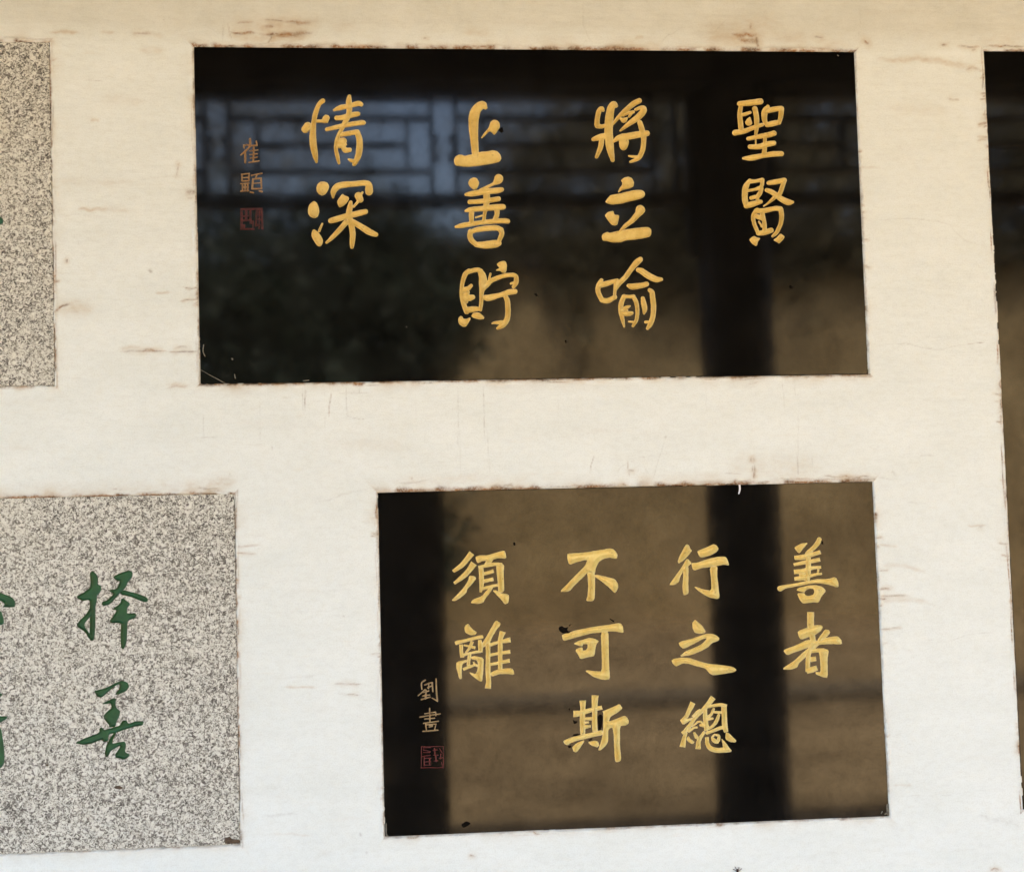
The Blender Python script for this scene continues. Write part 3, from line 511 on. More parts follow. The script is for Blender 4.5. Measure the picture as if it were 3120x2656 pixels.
  ('S',[(-219.9,-843.7,2.1),(-210.6,-841.5,2.3)]),
  ('S',[(-215,-839.8,2.5),(-216.5,-854.6,3.1)]),
  ('S',[(-221.1,-849.8,2.3),(-209.2,-848.5,2.3)]),
  ('S',[(-223.6,-855.8,2.3),(-208.2,-852,2.3)]),
  ('S',[(-197.2,-821.3,2.1),(-197.1,-842,2.7),(-195.8,-859.5,2.9)]),
  ('S',[(-196,-859.4,2.5),(-204.9,-854,1.9)])]),
 ('B','晝',[('S',[(-209.6,-871.4,2.1),(-209.6,-895.7,2.3)]),
  ('S',[(-218.1,-880.3,2.1),(-199.5,-878.2,2.1)]),
  ('S',[(-199.5,-878.5,2.1),(-199.1,-884.4,2.1)]),
  ('S',[(-226.7,-885.9,2.1),(-208.9,-883.5,2.1),(-191.5,-881.6,2.1)]),
  ('S',[(-218.6,-889.4,2.1),(-201.2,-888.7,1.8)]),
  ('S',[(-220.7,-896.8,2.1),(-194.8,-894.1,2.1)]),
  ('S',[(-217.1,-898.7,2.3),(-216,-907.7,2.1)]),
  ('S',[(-216.8,-899.3,2.1),(-199.4,-898.8,2.1)]),
  ('S',[(-199.4,-899,2.1),(-201.7,-908.3,2.1)]),
  ('S',[(-211.3,-903.3,1.8),(-205.1,-902.5,1.8)]),
  ('S',[(-211.1,-900.8,1.4),(-205.1,-900.8,1.4)]),
  ('S',[(-221.8,-910.5,2.5),(-196.2,-909.5,2.5)])]),
 ('G','择',[('P',[(-785.5,-620.3),(-781.2,-615.7),(-773.8,-622.5),(-771,-630.2),(-772.5,-639.7),(-766.4,-641.8),(-766,-648.4),(-768.8,-655),(-773,-659.6),(-773.5,-670),(-775.9,-677.6),(-776,-703.1),(-777.5,-730.5),(-779.9,-734.7),(-785.4,-735),(-786.4,-730.2),(-785.3,-698.1),(-785.7,-674.4),(-786.1,-665.8),(-798.2,-667.4),(-806.6,-662.4),(-807,-658.5),(-794.4,-652.3),(-785.1,-645),(-784.1,-635.5)]),
  ('P',[(-785.2,-679.2),(-781.5,-688.7),(-786.2,-696.2),(-794.6,-706.3),(-792.8,-713),(-783.5,-725.6),(-786.4,-733),(-793.7,-719.6),(-805.8,-711.6),(-807.6,-706.8),(-802,-699.4),(-791.8,-690.3)]),
  ('P',[(-746.8,-627.2),(-732.7,-620.9),(-718.6,-617.5),(-713,-621.5),(-714,-629.1),(-720.6,-636.5),(-725.3,-646.9),(-731,-652.4),(-740.4,-661.6),(-747.9,-670.9),(-753.5,-675.4),(-762.9,-677),(-766.1,-674.1),(-764.7,-669.4),(-757.2,-667.7),(-746,-657.6),(-753.4,-651.7),(-751.5,-649.8),(-740.3,-648.3),(-734.6,-635.1),(-740.3,-635),(-744.9,-631)]),
  ('P',[(-735.7,-654.1),(-729.1,-650.5),(-715.1,-654.8),(-701.1,-659),(-689.9,-664.2),(-687.1,-669),(-689.9,-672.7),(-696.5,-672.5),(-715.2,-663.4),(-732.9,-659)]),
  ('P',[(-732.9,-665.6),(-729.2,-664.8),(-719,-672.7),(-718,-676.6),(-722.7,-681.2),(-722.8,-691.6),(-710.6,-690.1),(-706.4,-694.1),(-710.7,-699.6),(-721.9,-703),(-723,-719.1),(-724,-739.9),(-729.7,-753),(-734.3,-747.1),(-734.2,-718.7),(-733.2,-706.5),(-750.9,-706.8),(-752.7,-702),(-745.2,-692.8),(-740.5,-685.3),(-748,-683.2),(-743.3,-679.6),(-733.9,-673.2)])]),
 ('G','善',[('P',[(-779.3,-820),(-770.9,-818.4),(-759.8,-816),(-744,-808.1),(-731.8,-803.8),(-722.5,-808),(-720.3,-814.6),(-724.5,-822),(-736.6,-827.2),(-744.1,-828.3),(-742.2,-824.2),(-736.6,-817.8),(-736.5,-810.3),(-742.1,-811.9),(-752.4,-820),(-763.6,-830),(-768.2,-832.1),(-774.7,-829.5)]),
  ('P',[(-766.4,-842.5),(-758,-837.7),(-746.9,-833.4),(-741.8,-834.6),(-743.2,-843.9),(-741.4,-850.6),(-734.9,-855.5),(-736.8,-863.9),(-741.5,-873.1),(-743.4,-881.5),(-754.5,-882.9),(-754.5,-878.2),(-759.1,-872.4),(-762.8,-867.6),(-762.8,-861),(-756.3,-854.7),(-749.7,-849.3),(-751.6,-841.7),(-759,-843.3)]),
  ('P',[(-811,-905.9),(-795.3,-899),(-770.3,-890.7),(-770.3,-883.2),(-766.6,-881),(-762,-886.3),(-749,-883.1),(-736,-879.9),(-732.2,-871.6),(-725.7,-870.9),(-722,-877.6),(-709,-873.4),(-695.9,-874),(-697.8,-881.4),(-711.8,-882.7),(-730.4,-887.6),(-739.7,-891),(-745.3,-892.6),(-754.6,-894.1),(-755.6,-905.3),(-763.9,-906.9),(-766.7,-902.1),(-784.3,-908.8),(-800,-910)]),
  ('P',[(-740.7,-889.1),(-747.2,-901.9),(-749.1,-910.3),(-739.8,-907.9),(-728.7,-906.4),(-725.9,-911.2),(-727.9,-925.2),(-720.5,-928.3),(-720.5,-932.1),(-727.9,-937.4),(-733.5,-937.1),(-735.3,-935.2),(-743.7,-933.9),(-744.6,-927.3),(-739.9,-921.9),(-735.2,-913.7),(-744.5,-918),(-752,-922.3),(-755.7,-931.5),(-760.3,-932.3),(-762.1,-924.7),(-758.4,-910.8),(-751.8,-898.9),(-744.4,-889.9)])]),
 ('G','left-edge upper',[('P',[(-955.1,-641.6),(-931.9,-649.6),(-914.1,-657.5),(-908.8,-664.9),(-909.7,-674),(-919.5,-674.6),(-930.1,-673.4),(-926.6,-668),(-933.7,-662.3),(-955.1,-656.2)])]),
 ('G','left-edge second',[('P',[(-955.1,-670.7),(-932.8,-678.8),(-927.5,-695.3),(-928.4,-702.6),(-944.4,-705.7),(-955,-696.2)])]),
 ('G','left-edge lower',[('P',[(-949.6,-814.3),(-930.1,-818.7),(-931.9,-824),(-949.6,-827)])]),
 ('G','left-edge fourth',[('P',[(-960.2,-857.2),(-922.1,-856),(-923,-861.4),(-933.6,-867.3),(-960.1,-869.9)])]),
 ('G','left-edge fifth',[('P',[(-946,-868.6),(-932.7,-874.6),(-927.4,-907.2),(-926.5,-934.2),(-931.8,-942.9),(-945.9,-945.9)])]),
 ('H','left-edge',[('P',[(-964,7.3),(-931,-2.7),(-928.4,-8.6),(-930.3,-14.5),(-964,-20.1)])]),
 ('A','seal',[('F',[(-523.7,9.1,3.8),(-485.4,10,3.8)]),
  ('F',[(-521.6,9.1,4.2),(-522.3,-27,4.2)]),
  ('F',[(-513.8,9.1,4.6),(-514.1,-9,4.2)]),
  ('F',[(-506.4,8,3.8),(-506.4,-17.6,4)]),
  ('F',[(-522.2,-3.1,2.9),(-505.7,-2.2,2.9)]),
  ('F',[(-522.3,-11.1,3.4),(-504.2,-10.1,3.4)]),
  ('F',[(-517.8,-17.5,4),(-517.9,-26,4)]),
  ('F',[(-523.5,-25.9,3.3),(-499.3,-26.1,3.1)]),
  ('F',[(-486.7,10,4),(-485.8,-27.3,3.8)]),
  ('F',[(-495,8.9,3.8),(-497.5,-21.9,3.8)]),
  ('F',[(-497.4,-0.6,2.9),(-486,-0.7,2.9)]),
  ('F',[(-497.5,-9.1,2.9),(-486.1,-9.2,2.9)]),
  ('F',[(-498.1,-18.7,3.1),(-486.3,-19.3,3.1)]),
  ('F',[(-490.9,8.9,2.9),(-491.3,-26.2,2.3)]),
  ('F',[(-502.2,-11.2,2.9),(-502.4,-26.1,2.9)])]),
 ('B','seal',[('S',[(-225.2,-936.9,1.4),(-226.2,-973,1.3)]),
  ('S',[(-225.2,-936.7,1.2),(-187.3,-937.7,1.2)]),
  ('S',[(-187.3,-937.7,1.4),(-187.6,-974.1,1.4)]),
  ('S',[(-226,-972.5,1.2),(-187.6,-973.9,1.2)]),
  ('S',[(-221.4,-938.6,1.6),(-209,-938.6,1.8)]),
  ('S',[(-221.9,-942.1,1.6),(-210.2,-945.7,2.3)]),
  ('S',[(-222,-946.7,1.4),(-211.2,-947.2,1.4)]),
  ('S',[(-223.2,-953.3,1.6),(-210.3,-951.8,2)]),
  ('S',[(-220.7,-955.4,2.3),(-221,-968.6,2.2)]),
  ('S',[(-219.7,-956.5,1.8),(-209.4,-956.9,1.8)]),
  ('S',[(-211.5,-957.8,2.7),(-211.7,-968,2.7)]),
  ('S',[(-220.8,-962.5,1.8),(-209.5,-963,1.8)]),
  ('S',[(-220.9,-968.1,1.6),(-209.6,-968.6,1.6)]),
  ('S',[(-202.9,-940.9,2.5),(-202,-950.1,2.5)]),
  ('S',[(-205,-943.9,1.8),(-197.8,-943.1,1.8)]),
  ('S',[(-204.1,-952,1.8),(-196.9,-952.3,1.8)]),
  ('S',[(-201,-952.2,2.5),(-200.2,-962.4,2.3)]),
  ('S',[(-193.6,-941.3,1.6),(-189.6,-948.6,1.8)]),
  ('S',[(-191.7,-950.5,1.6),(-192.9,-958.6,1.8)]),
  ('S',[(-195,-957.5,1.4),(-188.8,-956.8,1.6)]),
  ('S',[(-204.3,-962.2,1.6),(-198.1,-961.5,1.8)]),
  ('S',[(-191,-964.8,1.4),(-189.1,-972,1.6)])]),
]
STAINS=[
 (1,5.2,0.55,[(-850.4,324.3),(-828,326.8),(-801,325.2)]),
 (0,2.3,0.40,[(-710.1,326.4),(-692.6,325.3),(-678.4,324.2)]),
 (1,3.5,0.35,[(-766.1,324.3),(-737.9,325)]),
 (1,9.3,0.22,[(-698.4,296.3),(-653.1,291.7)]),
 (1,7.0,0.20,[(-686.9,325.9),(-652.9,319)]),
 (0,2.9,0.85,[(-538.5,326.9),(-518.4,326.4),(-493.7,327.7)]),
 (0,4.7,0.85,[(-484,323),(-452.2,323.8),(-423.3,324.6),(-395.5,327.1)]),
 (0,4.1,0.60,[(-440.3,347.8),(-417.2,345),(-392.8,346.4)]),
 (0,1.8,0.50,[(-477.3,351.2),(-457.7,349.5),(-440.3,347.8)]),
 (0,4.1,0.60,[(-477.4,339.2),(-468.2,339.2),(-459,338.7)]),
 (0,1.8,0.45,[(-527.4,344.8),(-512.5,346.1),(-495.2,346.2)]),
 (0,1.8,0.50,[(-464.9,324.3),(-465.6,315.4),(-472.6,307)]),
 (2,1.2,0.50,[(-551,341.7),(-550.2,310.1)]),
 (0,1.2,0.40,[(-541.2,343.5),(-538.5,326.9),(-534.1,312.6)]),
 (1,35.1,0.20,[(-549.9,332.7),(-480.9,336.2),(-394.2,336.7)]),
 (1,11.7,0.30,[(-538.6,319.7),(-481.2,316.5),(-394.4,321.8)]),
 (2,1.7,0.50,[(-804.2,368.3),(-803.1,367.8)]),
 (2,1.7,0.50,[(-652.6,349.9),(-650.9,349.3)]),
 (1,13.0,0.16,[(-347.6,337),(-324.3,340.2)]),
 (1,10.8,0.22,[(-124.7,330.6),(-74.2,331.6)]),
 (0,1.8,0.50,[(-195.7,319.3),(-189.9,318.8)]),
 (2,1.2,0.30,[(95,391.9),(95.5,367.5),(94.8,344.2),(102,324.7),(111.2,308.9)]),
 (2,1.2,0.30,[(235.8,307.7),(247.3,324.4),(275.2,339.9)]),
 (2,1.2,0.25,[(339.3,335.4),(361.5,357.1)]),
 (2,0.9,0.20,[(373.3,394.3),(377.6,375.8)]),
 (2,0.9,0.25,[(614.3,396.4),(613.9,358.9),(607.7,318.4)]),
 (2,0.9,0.20,[(745.1,369.2),(780.7,385.2)]),
 (1,43.0,0.22,[(339,329.2),(388.6,341.9),(431.9,345.2)]),
 (1,24.5,0.30,[(314.3,321.1),(351.1,325),(412.4,320.4)]),
 (0,4.9,0.95,[(369.8,330.6),(389.3,327.7),(414,328.4)]),
 (0,5.5,0.70,[(381.6,319.6),(400,317.9),(415.3,315.5)]),
 (0,3.1,0.80,[(412.6,325.3),(415.9,315.5),(419.3,306.2)]),
 (0,1.9,0.50,[(406.2,351.3),(406.4,338.9)]),
 (1,18.5,0.25,[(448.2,321.8),(517.6,322.9)]),
 (1,9.9,0.22,[(523.6,317.9),(597.9,309)]),
 (0,2.5,0.55,[(525.2,326),(540.1,324.9)]),
 (0,3.1,0.85,[(619.6,319.1),(623.2,314.8),(626.1,311.1)]),
 (1,6.1,0.30,[(186.4,320.3),(207.7,321.7)]),
 (0,1.9,0.60,[(766.4,312.4),(777.1,311.9)]),
 (0,1.9,0.60,[(795.9,308.8),(818,307.7),(843.5,308.5)]),
 (0,1.9,0.70,[(851.8,309.1),(888.1,310.6),(926.4,309.5)]),
 (0,1.9,0.50,[(824.1,302.7),(831.8,303.4)]),
 (1,13.9,0.18,[(831.2,317.8),(882.4,323.1),(927.2,325.9)]),
 (1,8.7,0.42,[(640.6,284.4),(684.4,282.7),(716,287.2),(747.3,282.4),(778.6,276.9),(833.8,267.7)]),
 (1,3.8,0.35,[(709.8,288.4),(753.5,281.2),(816.2,270.8)]),
 (0,1.9,0.50,[(809.5,263.9),(822.4,267.7),(838.1,265.9)]),
 (0,1.9,0.35,[(772.1,210.2),(784.6,207.8),(797.2,206.5)]),
 (2,1.0,0.30,[(615.9,-18.6),(658.2,-16.4),(695.6,-14.8),(745.2,-21.3),(766.8,-28.2),(778.5,-44.2),(796.7,-58.5),(838.8,-69.9)]),
 (2,1.1,0.35,[(609.8,-250.9),(647.6,-247.2),(678.5,-247.1),(709.1,-256.6),(732.5,-259.4),(758.8,-254.9),(787.8,-249.3)]),
 (0,1.2,0.50,[(787.8,-249.3),(820.4,-247.4)]),
 (1,4.5,0.50,[(-800.9,10),(-778.6,10.4),(-755.1,11.4)]),
 (1,8.0,0.20,[(-767.5,10.3),(-711.5,7.7)]),
 (0,5.8,0.50,[(-613.2,41),(-604.1,41.5)]),
 (0,2.3,0.35,[(-614.4,30.5),(-605.3,29.3)]),
 (0,2.8,0.80,[(-843.6,-170),(-837,-162),(-828.1,-158.1),(-814.8,-156.6)]),
 (1,19.1,0.35,[(-835.9,-162),(-812.6,-161.2),(-791.5,-164.9)]),
 (0,1.7,0.45,[(-731.9,-239.1),(-701.8,-239),(-673.9,-238.9),(-650.4,-239.8)]),
 (0,2.8,0.55,[(-694.5,-238),(-679.5,-237.7),(-665.5,-239)]),
 (0,1.7,0.65,[(-649.3,-242.1),(-626.3,-240.8),(-598.8,-242.3)]),
 (1,5.6,0.30,[(-731.8,-232.3),(-712.9,-232),(-692.8,-234)]),
 (0,1.7,0.40,[(-635.8,-234.3),(-626.2,-233.3),(-616.1,-232.9)]),
 (1,2.3,0.40,[(-672.6,-139.3),(-659.1,-137.7),(-644,-137.3)]),
 (2,2.3,0.16,[(-731.5,-178.3),(-709.8,-179.7),(-688.5,-175.4)]),
 (2,2.8,0.14,[(-851,-1.9),(-806.5,0.7),(-750.7,-2.5)]),
 (2,2.9,0.12,[(-711.1,64.2),(-654.8,66.9),(-609.5,69.7)]),
 (1,11.4,0.12,[(-845.3,61.8),(-767.2,58),(-699.9,60.1)]),
 (0,2.3,0.30,[(-652.6,-305.7),(-635.2,-302.6),(-613.9,-300.7)]),
 (1,5.7,0.25,[(-657.6,-297.6),(-624,-301.1)]),
 (0,1.7,0.75,[(-821.2,-77.1),(-820.7,-82.9)]),
 (2,2.3,0.90,[(-679.6,-97.6),(-677.9,-100.5)]),
 (0,1.7,0.55,[(-630.3,92),(-629.7,90.2)]),
 (0,1.7,0.30,[(-629.7,87.3),(-632.2,68)]),
 (1,4.0,0.40,[(-778,169.5),(-766.8,167.8)]),
 (2,1.1,0.40,[(-791.7,239.9),(-760.8,238.2)]),
 (2,2.2,0.14,[(-862.6,-277),(-824,-283.3),(-790.9,-289.6)]),
 (0,1.1,0.55,[(-415.8,-306.5),(-416.1,-330.8),(-417.1,-355.6)]),
 (2,0.9,0.40,[(-420.4,-309.9),(-419.8,-348)]),
 (0,1.1,0.50,[(-370.3,-316.6),(-372.9,-334.5),(-374.5,-359.9)]),
 (2,1.1,0.30,[(-380.1,-354.6),(-382.1,-377.6)]),
 (2,0.9,0.45,[(-343.3,-306.1),(-344.4,-337.9),(-343.6,-358.7),(-333.4,-364.1),(-319.1,-365.6),(-300.2,-363.6)]),
 (2,0.8,0.40,[(-321.6,-308.2),(-321.2,-321)]),
 (2,1.1,0.40,[(-358.4,-318.6),(-341.2,-318.3),(-318.3,-319.9),(-298.3,-319.1)]),
 (2,0.9,0.30,[(-148.6,-314.8),(-147.9,-359.1),(-151.1,-423)]),
 (2,0.9,0.20,[(-146.7,-382.4),(-145.8,-469.4)]),
 (2,0.9,0.45,[(-102.6,-309.2),(-102.5,-354.2),(-102.4,-400.8)]),
 (2,0.9,0.30,[(-97.8,-377.6),(-95.4,-470.6)]),
 (2,0.7,0.35,[(-592,-352.1),(-591.8,-391.6)]),
 (2,0.9,0.35,[(-599.1,-392),(-585.6,-391.7),(-567.7,-392.6)]),
 (2,0.7,0.20,[(-243.8,-443.4),(-205.8,-445.5),(-164.3,-445.3)]),
 (2,1.7,0.60,[(-474.5,-412.4),(-474,-415.3)]),
 (2,1.1,0.25,[(-456.4,-324.3),(-438.2,-325.2)]),
 (2,1.1,0.25,[(-404.2,-332.2),(-387.2,-334.2)]),
 (1,16.9,0.30,[(-580.8,-473.3),(-547.2,-470.1)]),
 (1,11.2,0.20,[(-625.5,-469.4),(-592.1,-481.5)]),
 (2,1.1,0.45,[(-547,-454.2),(-545.4,-459.9)]),
 (0,1.7,0.40,[(-603.2,-478.4),(-569.7,-482.1),(-553,-485.9)]),
 (2,1.7,0.45,[(-261.2,-481.6),(-235.3,-478.8),(-203.6,-475)]),
 (0,1.7,0.40,[(-234,-470.2),(-230.6,-474.3)]),
 (0,3.5,0.50,[(-73.1,-487.4),(-62.1,-486.5),(-52.8,-489)]),
 (1,13.8,0.18,[(-275.4,-477.8),(-189.2,-477.6),(-90.8,-471.9)]),
 (2,2.3,0.22,[(-396.7,-509.2),(-378.5,-506.3),(-355.6,-497.7),(-309.9,-488.5)]),
 (0,1.2,0.50,[(84.1,-469),(86.3,-452.7),(92.7,-436.5)]),
 (2,0.9,0.40,[(110.7,-425.8),(111.1,-431.7)]),
 (2,0.9,0.35,[(194,-487.4),(201.8,-466),(211,-439.7),(220.9,-411.7)]),
 (2,1.8,0.60,[(221,-408.2),(221.6,-409.4)]),
 (0,1.2,0.45,[(151.4,-449.5),(152.1,-464.8),(154,-477.7)]),
 (0,2.4,0.50,[(152,-467.1),(161.4,-468.5)]),
 (2,0.9,0.35,[(151.4,-449.5),(162,-451)]),
 (2,0.9,0.30,[(131.8,-470.2),(138,-461.5),(150,-454.2)]),
 (2,0.9,0.30,[(180.8,-456.7),(186.8,-472.6)]),
 (2,0.9,0.25,[(168.1,-444.1),(197.9,-441.2)]),
 (0,1.3,0.70,[(375.8,-448.8),(375.6,-455.2)]),
 (0,1.3,0.60,[(380.6,-448.9),(381,-454.8)]),
 (0,1.3,0.65,[(378.2,-464.2),(379.6,-476),(379.7,-489)]),
 (0,1.3,0.60,[(382.6,-461.3),(382.8,-487.9)]),
 (0,1.2,0.45,[(327.3,-476.5),(342.9,-476.3),(356.7,-477.2)]),
 (2,0.9,0.30,[(438,-309.8),(440.7,-334.9),(441.4,-363)]),
 (2,0.9,0.35,[(461.2,-307.3),(461.7,-340.1)]),
 (2,0.9,0.25,[(467,-359.9),(464.5,-406.8),(460.2,-483.8)]),
 (0,0.9,0.40,[(461.1,-444.7),(461.5,-480.9)]),
 (2,0.9,0.20,[(488.5,-443),(487.9,-472.6)]),
 (1,35.6,0.18,[(322.4,-462.9),(412.4,-467.9),(515.4,-467.3)]),
 (0,1.8,0.50,[(502.5,-484.8),(538.9,-486.9),(563.3,-486.3)]),
 (0,2.4,0.60,[(539.1,-483.3),(563.2,-489.2),(596.5,-496)]),
 (0,1.8,0.50,[(550.9,-491.9),(581.6,-486.7),(599.9,-488.3)]),
 (1,8.4,0.40,[(538.8,-488.7),(599.7,-493.1)]),
 (0,1.8,0.40,[(417.7,-488.7),(454,-487.2),(502.2,-491.9)]),
 (2,2.4,0.50,[(633.9,-480.8),(639.9,-483.3),(644.6,-487)]),
 (2,1.2,0.40,[(604.8,-488.4),(618.1,-491.1),(636.2,-496.3)]),
 (0,1.8,0.30,[(376,-317.1),(388.2,-314.9),(393.1,-312.6)]),
 (2,1.8,0.35,[(687.4,-452.8),(699.8,-452.5),(713.9,-452.8)]),
 (1,2.4,0.45,[(773.7,-581.4),(789.1,-582.4),(807,-582.9)]),
 (0,1.8,0.35,[(795.2,-585),(799.5,-585.1)]),
 (2,1.2,0.25,[(658.9,-536.2),(701.8,-539.6)]),
 (1,3.6,0.35,[(604.8,-610.5),(618.7,-613.3),(639.9,-616.9)]),
 (1,4.8,0.25,[(605,-647.1),(653.6,-650.9),(689.8,-662.7)]),
 (0,2.4,0.65,[(603,-690.1),(614,-689.8),(622.5,-691.3)]),
 (0,2.4,0.65,[(603.4,-709.5),(614.3,-710.4)]),
 (1,6.0,0.28,[(608.2,-710.8),(663,-711.4),(693.3,-717)]),
 (0,1.5,0.50,[(604.5,-656.6),(619.7,-658.2)]),
 (2,1.8,0.25,[(685.2,-783.8),(699.2,-784.9)]),
 (2,1.0,0.22,[(659.5,-787),(720.4,-790.3),(764,-777.1),(844.2,-773.9)]),
 (2,8.3,0.20,[(777.9,-1109.1),(808.4,-1109.4),(847,-1119.3)]),
 (2,2.4,0.30,[(769.2,-1100.1),(784.2,-1103.6)]),
 (1,2.9,0.25,[(611.4,-1039.8),(647.7,-1039.7)]),
 (2,0.9,0.18,[(610.6,-1058.2),(719.4,-1060.2),(805.2,-1051.2)]),
 (0,1.8,0.80,[(785.6,-1196.1),(793.1,-1193),(800.2,-1196.2)]),
 (0,1.2,0.50,[(791.6,-1197.5),(797.6,-1200.1)]),
 (0,1.7,0.50,[(-372.3,-822.8),(-349.7,-823.6),(-324.4,-826.2)]),
 (2,1.1,0.40,[(-349.7,-822.5),(-335.7,-824.7)]),
 (0,1.4,0.45,[(-352.9,-841.5),(-341.6,-842.5),(-329.8,-843.5)]),
 (2,1.7,0.35,[(-368,-839.8),(-350,-841.6)]),
 (1,2.8,0.40,[(-457.5,-825.7),(-434.1,-826.1),(-401.6,-829)]),
 (2,2.2,0.25,[(-457.9,-808.9),(-433.8,-809.2),(-401.8,-808.2)]),
 (2,1.7,0.60,[(-355.7,-706.6),(-354,-707.8)]),
 (2,1.7,0.20,[(-376,-705.4),(-355.7,-706.6)]),
 (2,2.2,0.30,[(-502.1,-1042.8),(-476,-1041.8),(-437.1,-1040.8)]),
 (1,2.8,0.20,[(-487.5,-1073.3),(-459.8,-1074),(-412.6,-1077.4)]),
 (2,1.7,0.70,[(-333.3,-1076.1),(-331.2,-1084)]),
 (2,1.7,0.60,[(-322.1,-1111),(-321.6,-1111.6)]),
 (2,1.7,0.20,[(-535.5,-1066.6),(-526.1,-1066)]),
 (0,1.7,0.70,[(-144.8,-1125.1),(-140.8,-1126.4)]),
 (2,1.1,0.40,[(-137.4,-1127.1),(-132.3,-1127.9)]),
 (2,1.4,0.50,[(-323.3,-1112),(-322.2,-1112.6)]),
 (2,0.9,0.30,[(-748.1,-478.2),(-731,-479.2)]),
 (0,1.1,0.35,[(-744.8,-476.1),(-729.9,-479.3)]),
 (2,0.9,0.25,[(-901.1,-462.7),(-899.5,-479.6)]),
 (1,22.1,0.20,[(-922.9,-479),(-769.6,-481.7),(-553,-482.5)]),
 (2,0.7,0.15,[(-494.8,-317.8),(-494.7,-403.9)]),
 (2,0.7,0.15,[(29.9,-327.4),(29.1,-397.7)]),
 (2,0.7,0.18,[(297.6,-320.5),(297.1,-367.9)]),
 (1,17.2,0.10,[(-376.9,-406.5),(-234,-415.3)]),
 (2,1.2,0.30,[(575.5,-1088.3),(591.2,-1086.7)]),
 (1,14.9,0.12,[(-766.6,207.6),(-682.1,201.9)]),
 (1,18.7,0.10,[(655.2,191.5),(780.4,185.4)]),
]
MARKS=[
 ('A','scratch','pale',.15,'S',[(-595.2,-273.5,0.7),(-579,-283.5,0.9),(-565,-291.2,1.1),(-551,-299.5,0.8)]),
 ('A','chip','pale',.2,'S',[(-541.5,-254.8,2.3),(-540.4,-255.9,2.3)]),
 ('A','chip','pale',.2,'S',[(-537.3,-282.5,1.7),(-535.7,-289.4,1.7)]),
 ('A','chip','pale',.2,'S',[(-589.7,-229.8,1.7),(-590.9,-241.3,1.7),(-587.6,-250,1.1)]),
 ('A','chip','pale',.2,'S',[(-236.7,-203,1.5),(-236.1,-203.6,1.5)]),
 ('A','chip','pale',.15,'S',[(-418.5,-296.1,1.7),(-409.3,-295.1,1.7)]),
 ('A','chip','pale',.15,'S',[(567.9,291.5,1.9),(569.7,290.3,1.9)]),
 ('A','smudge','soot',.15,'S',[(-5.3,-147.6,4.1),(-3.6,-149.4,4.1)]),
 ('A','smudge','soot',.15,'S',[(461.3,-138.6,4.9),(463.1,-140.4,4.9)]),
 ('A','smudge','soot',.15,'S',[(46.7,-232.3,3),(47.2,-235.8,2.4)]),
 ('A','smudge','soot',.15,'P',[(-65,151),(-57.7,157.6),(-54.4,148.6),(-59.2,145.6)]),
 ('B','paint_drip','white',.6,'S',[(353.6,-496.6,3.6),(353.9,-504.8,3),(351.8,-512.4,2.4)]),
 ('B','smudge','soot',.15,'P',[(-57.1,-587.8),(-53,-588.5),(-52.6,-594.3),(-56.6,-593.6)]),
 ('B','smudge','soot',.15,'P',[(19.6,-739.6),(25.5,-737),(31.2,-740.6),(38.3,-739.1),(34.6,-743.6),(37.4,-747.7),(42.7,-745.6),(38.5,-750),(27.4,-750.8),(20.6,-745.4)]),
 ('B','smudge','soot',.15,'P',[(37.7,-736.8),(41.9,-733.5),(42.4,-735.8),(38.8,-739.1)]),
 ('B','smudge','soot',.15,'P',[(40.1,-900.2),(44,-903.2),(49.2,-904),(46.8,-907.9),(42.2,-908.3)]),
 ('B','smudge','soot',.15,'P',[(84.9,-895.8),(90.8,-892.6),(94.1,-899),(92,-913.1),(88.8,-921.5),(84.8,-919.7),(84.6,-907.1)]),
 ('B','smudge','soot',.15,'P',[(38.7,-927.5),(45.7,-924.9),(52.6,-926.3),(49.1,-929.6),(41,-929.8)]),
 ('B','smudge','soot',.15,'P',[(33.7,-880.7),(36.5,-881.3),(35.3,-884.7),(33.6,-884.1)]),
 ('B','smudge','soot',.15,'P',[(66.9,-936),(74.5,-934),(72,-938.5),(67.3,-939.4)]),
 ('B','smudge','soot',.15,'P',[(30.1,-945.8),(37.1,-945),(35.8,-950),(31.7,-949.3)]),
 ('B','smudge','soot',.15,'P',[(499,-599.3),(503.1,-603),(502.9,-607.7),(499.9,-606.4)]),
 ('B','smudge','soot',.15,'P',[(-160,-1072.5),(-150.8,-1066.8),(-141.8,-1070.6),(-148.7,-1076.4),(-156.7,-1077.7)]),
 ('B','smudge','soot',.15,'S',[(112.1,-728.4,2.3),(117.9,-732,2.9)]),
 ('B','chip','pale',.2,'P',[(598.5,-1072.1),(604,-1070),(603.6,-1091.9),(599.4,-1092.8)]),
 ('B','chip','pale',.2,'S',[(588.8,-1087.8,1.5),(590.7,-1084.4,1.8)]),
 ('B','chip','pale',.2,'S',[(595.9,-1089.2,2.4),(599.6,-1087.1,2.9)]),
 ('B','chip','pale',.2,'P',[(-290.4,-1065.3),(-287.6,-1062.7),(-287.9,-1082.1),(-284.6,-1086.7),(-289.7,-1085.4)]),
 ('G','smudge','brownstain',.15,'P',[(-562.6,-1075.8),(-553.8,-1073.5),(-550.5,-1078.6),(-537.9,-1079.2),(-536.9,-1085.8),(-559.4,-1086.4),(-563.8,-1083.4)]),
 ('G','smudge','brownstain',.15,'P',[(-746.8,-981.8),(-738.1,-980),(-730.5,-984.1),(-735.9,-987.7),(-744.6,-985.2)]),
 ('G','smudge','brownstain',.15,'S',[(-858.3,-940.8,2.7),(-856.1,-941.4,2.7)]),
]

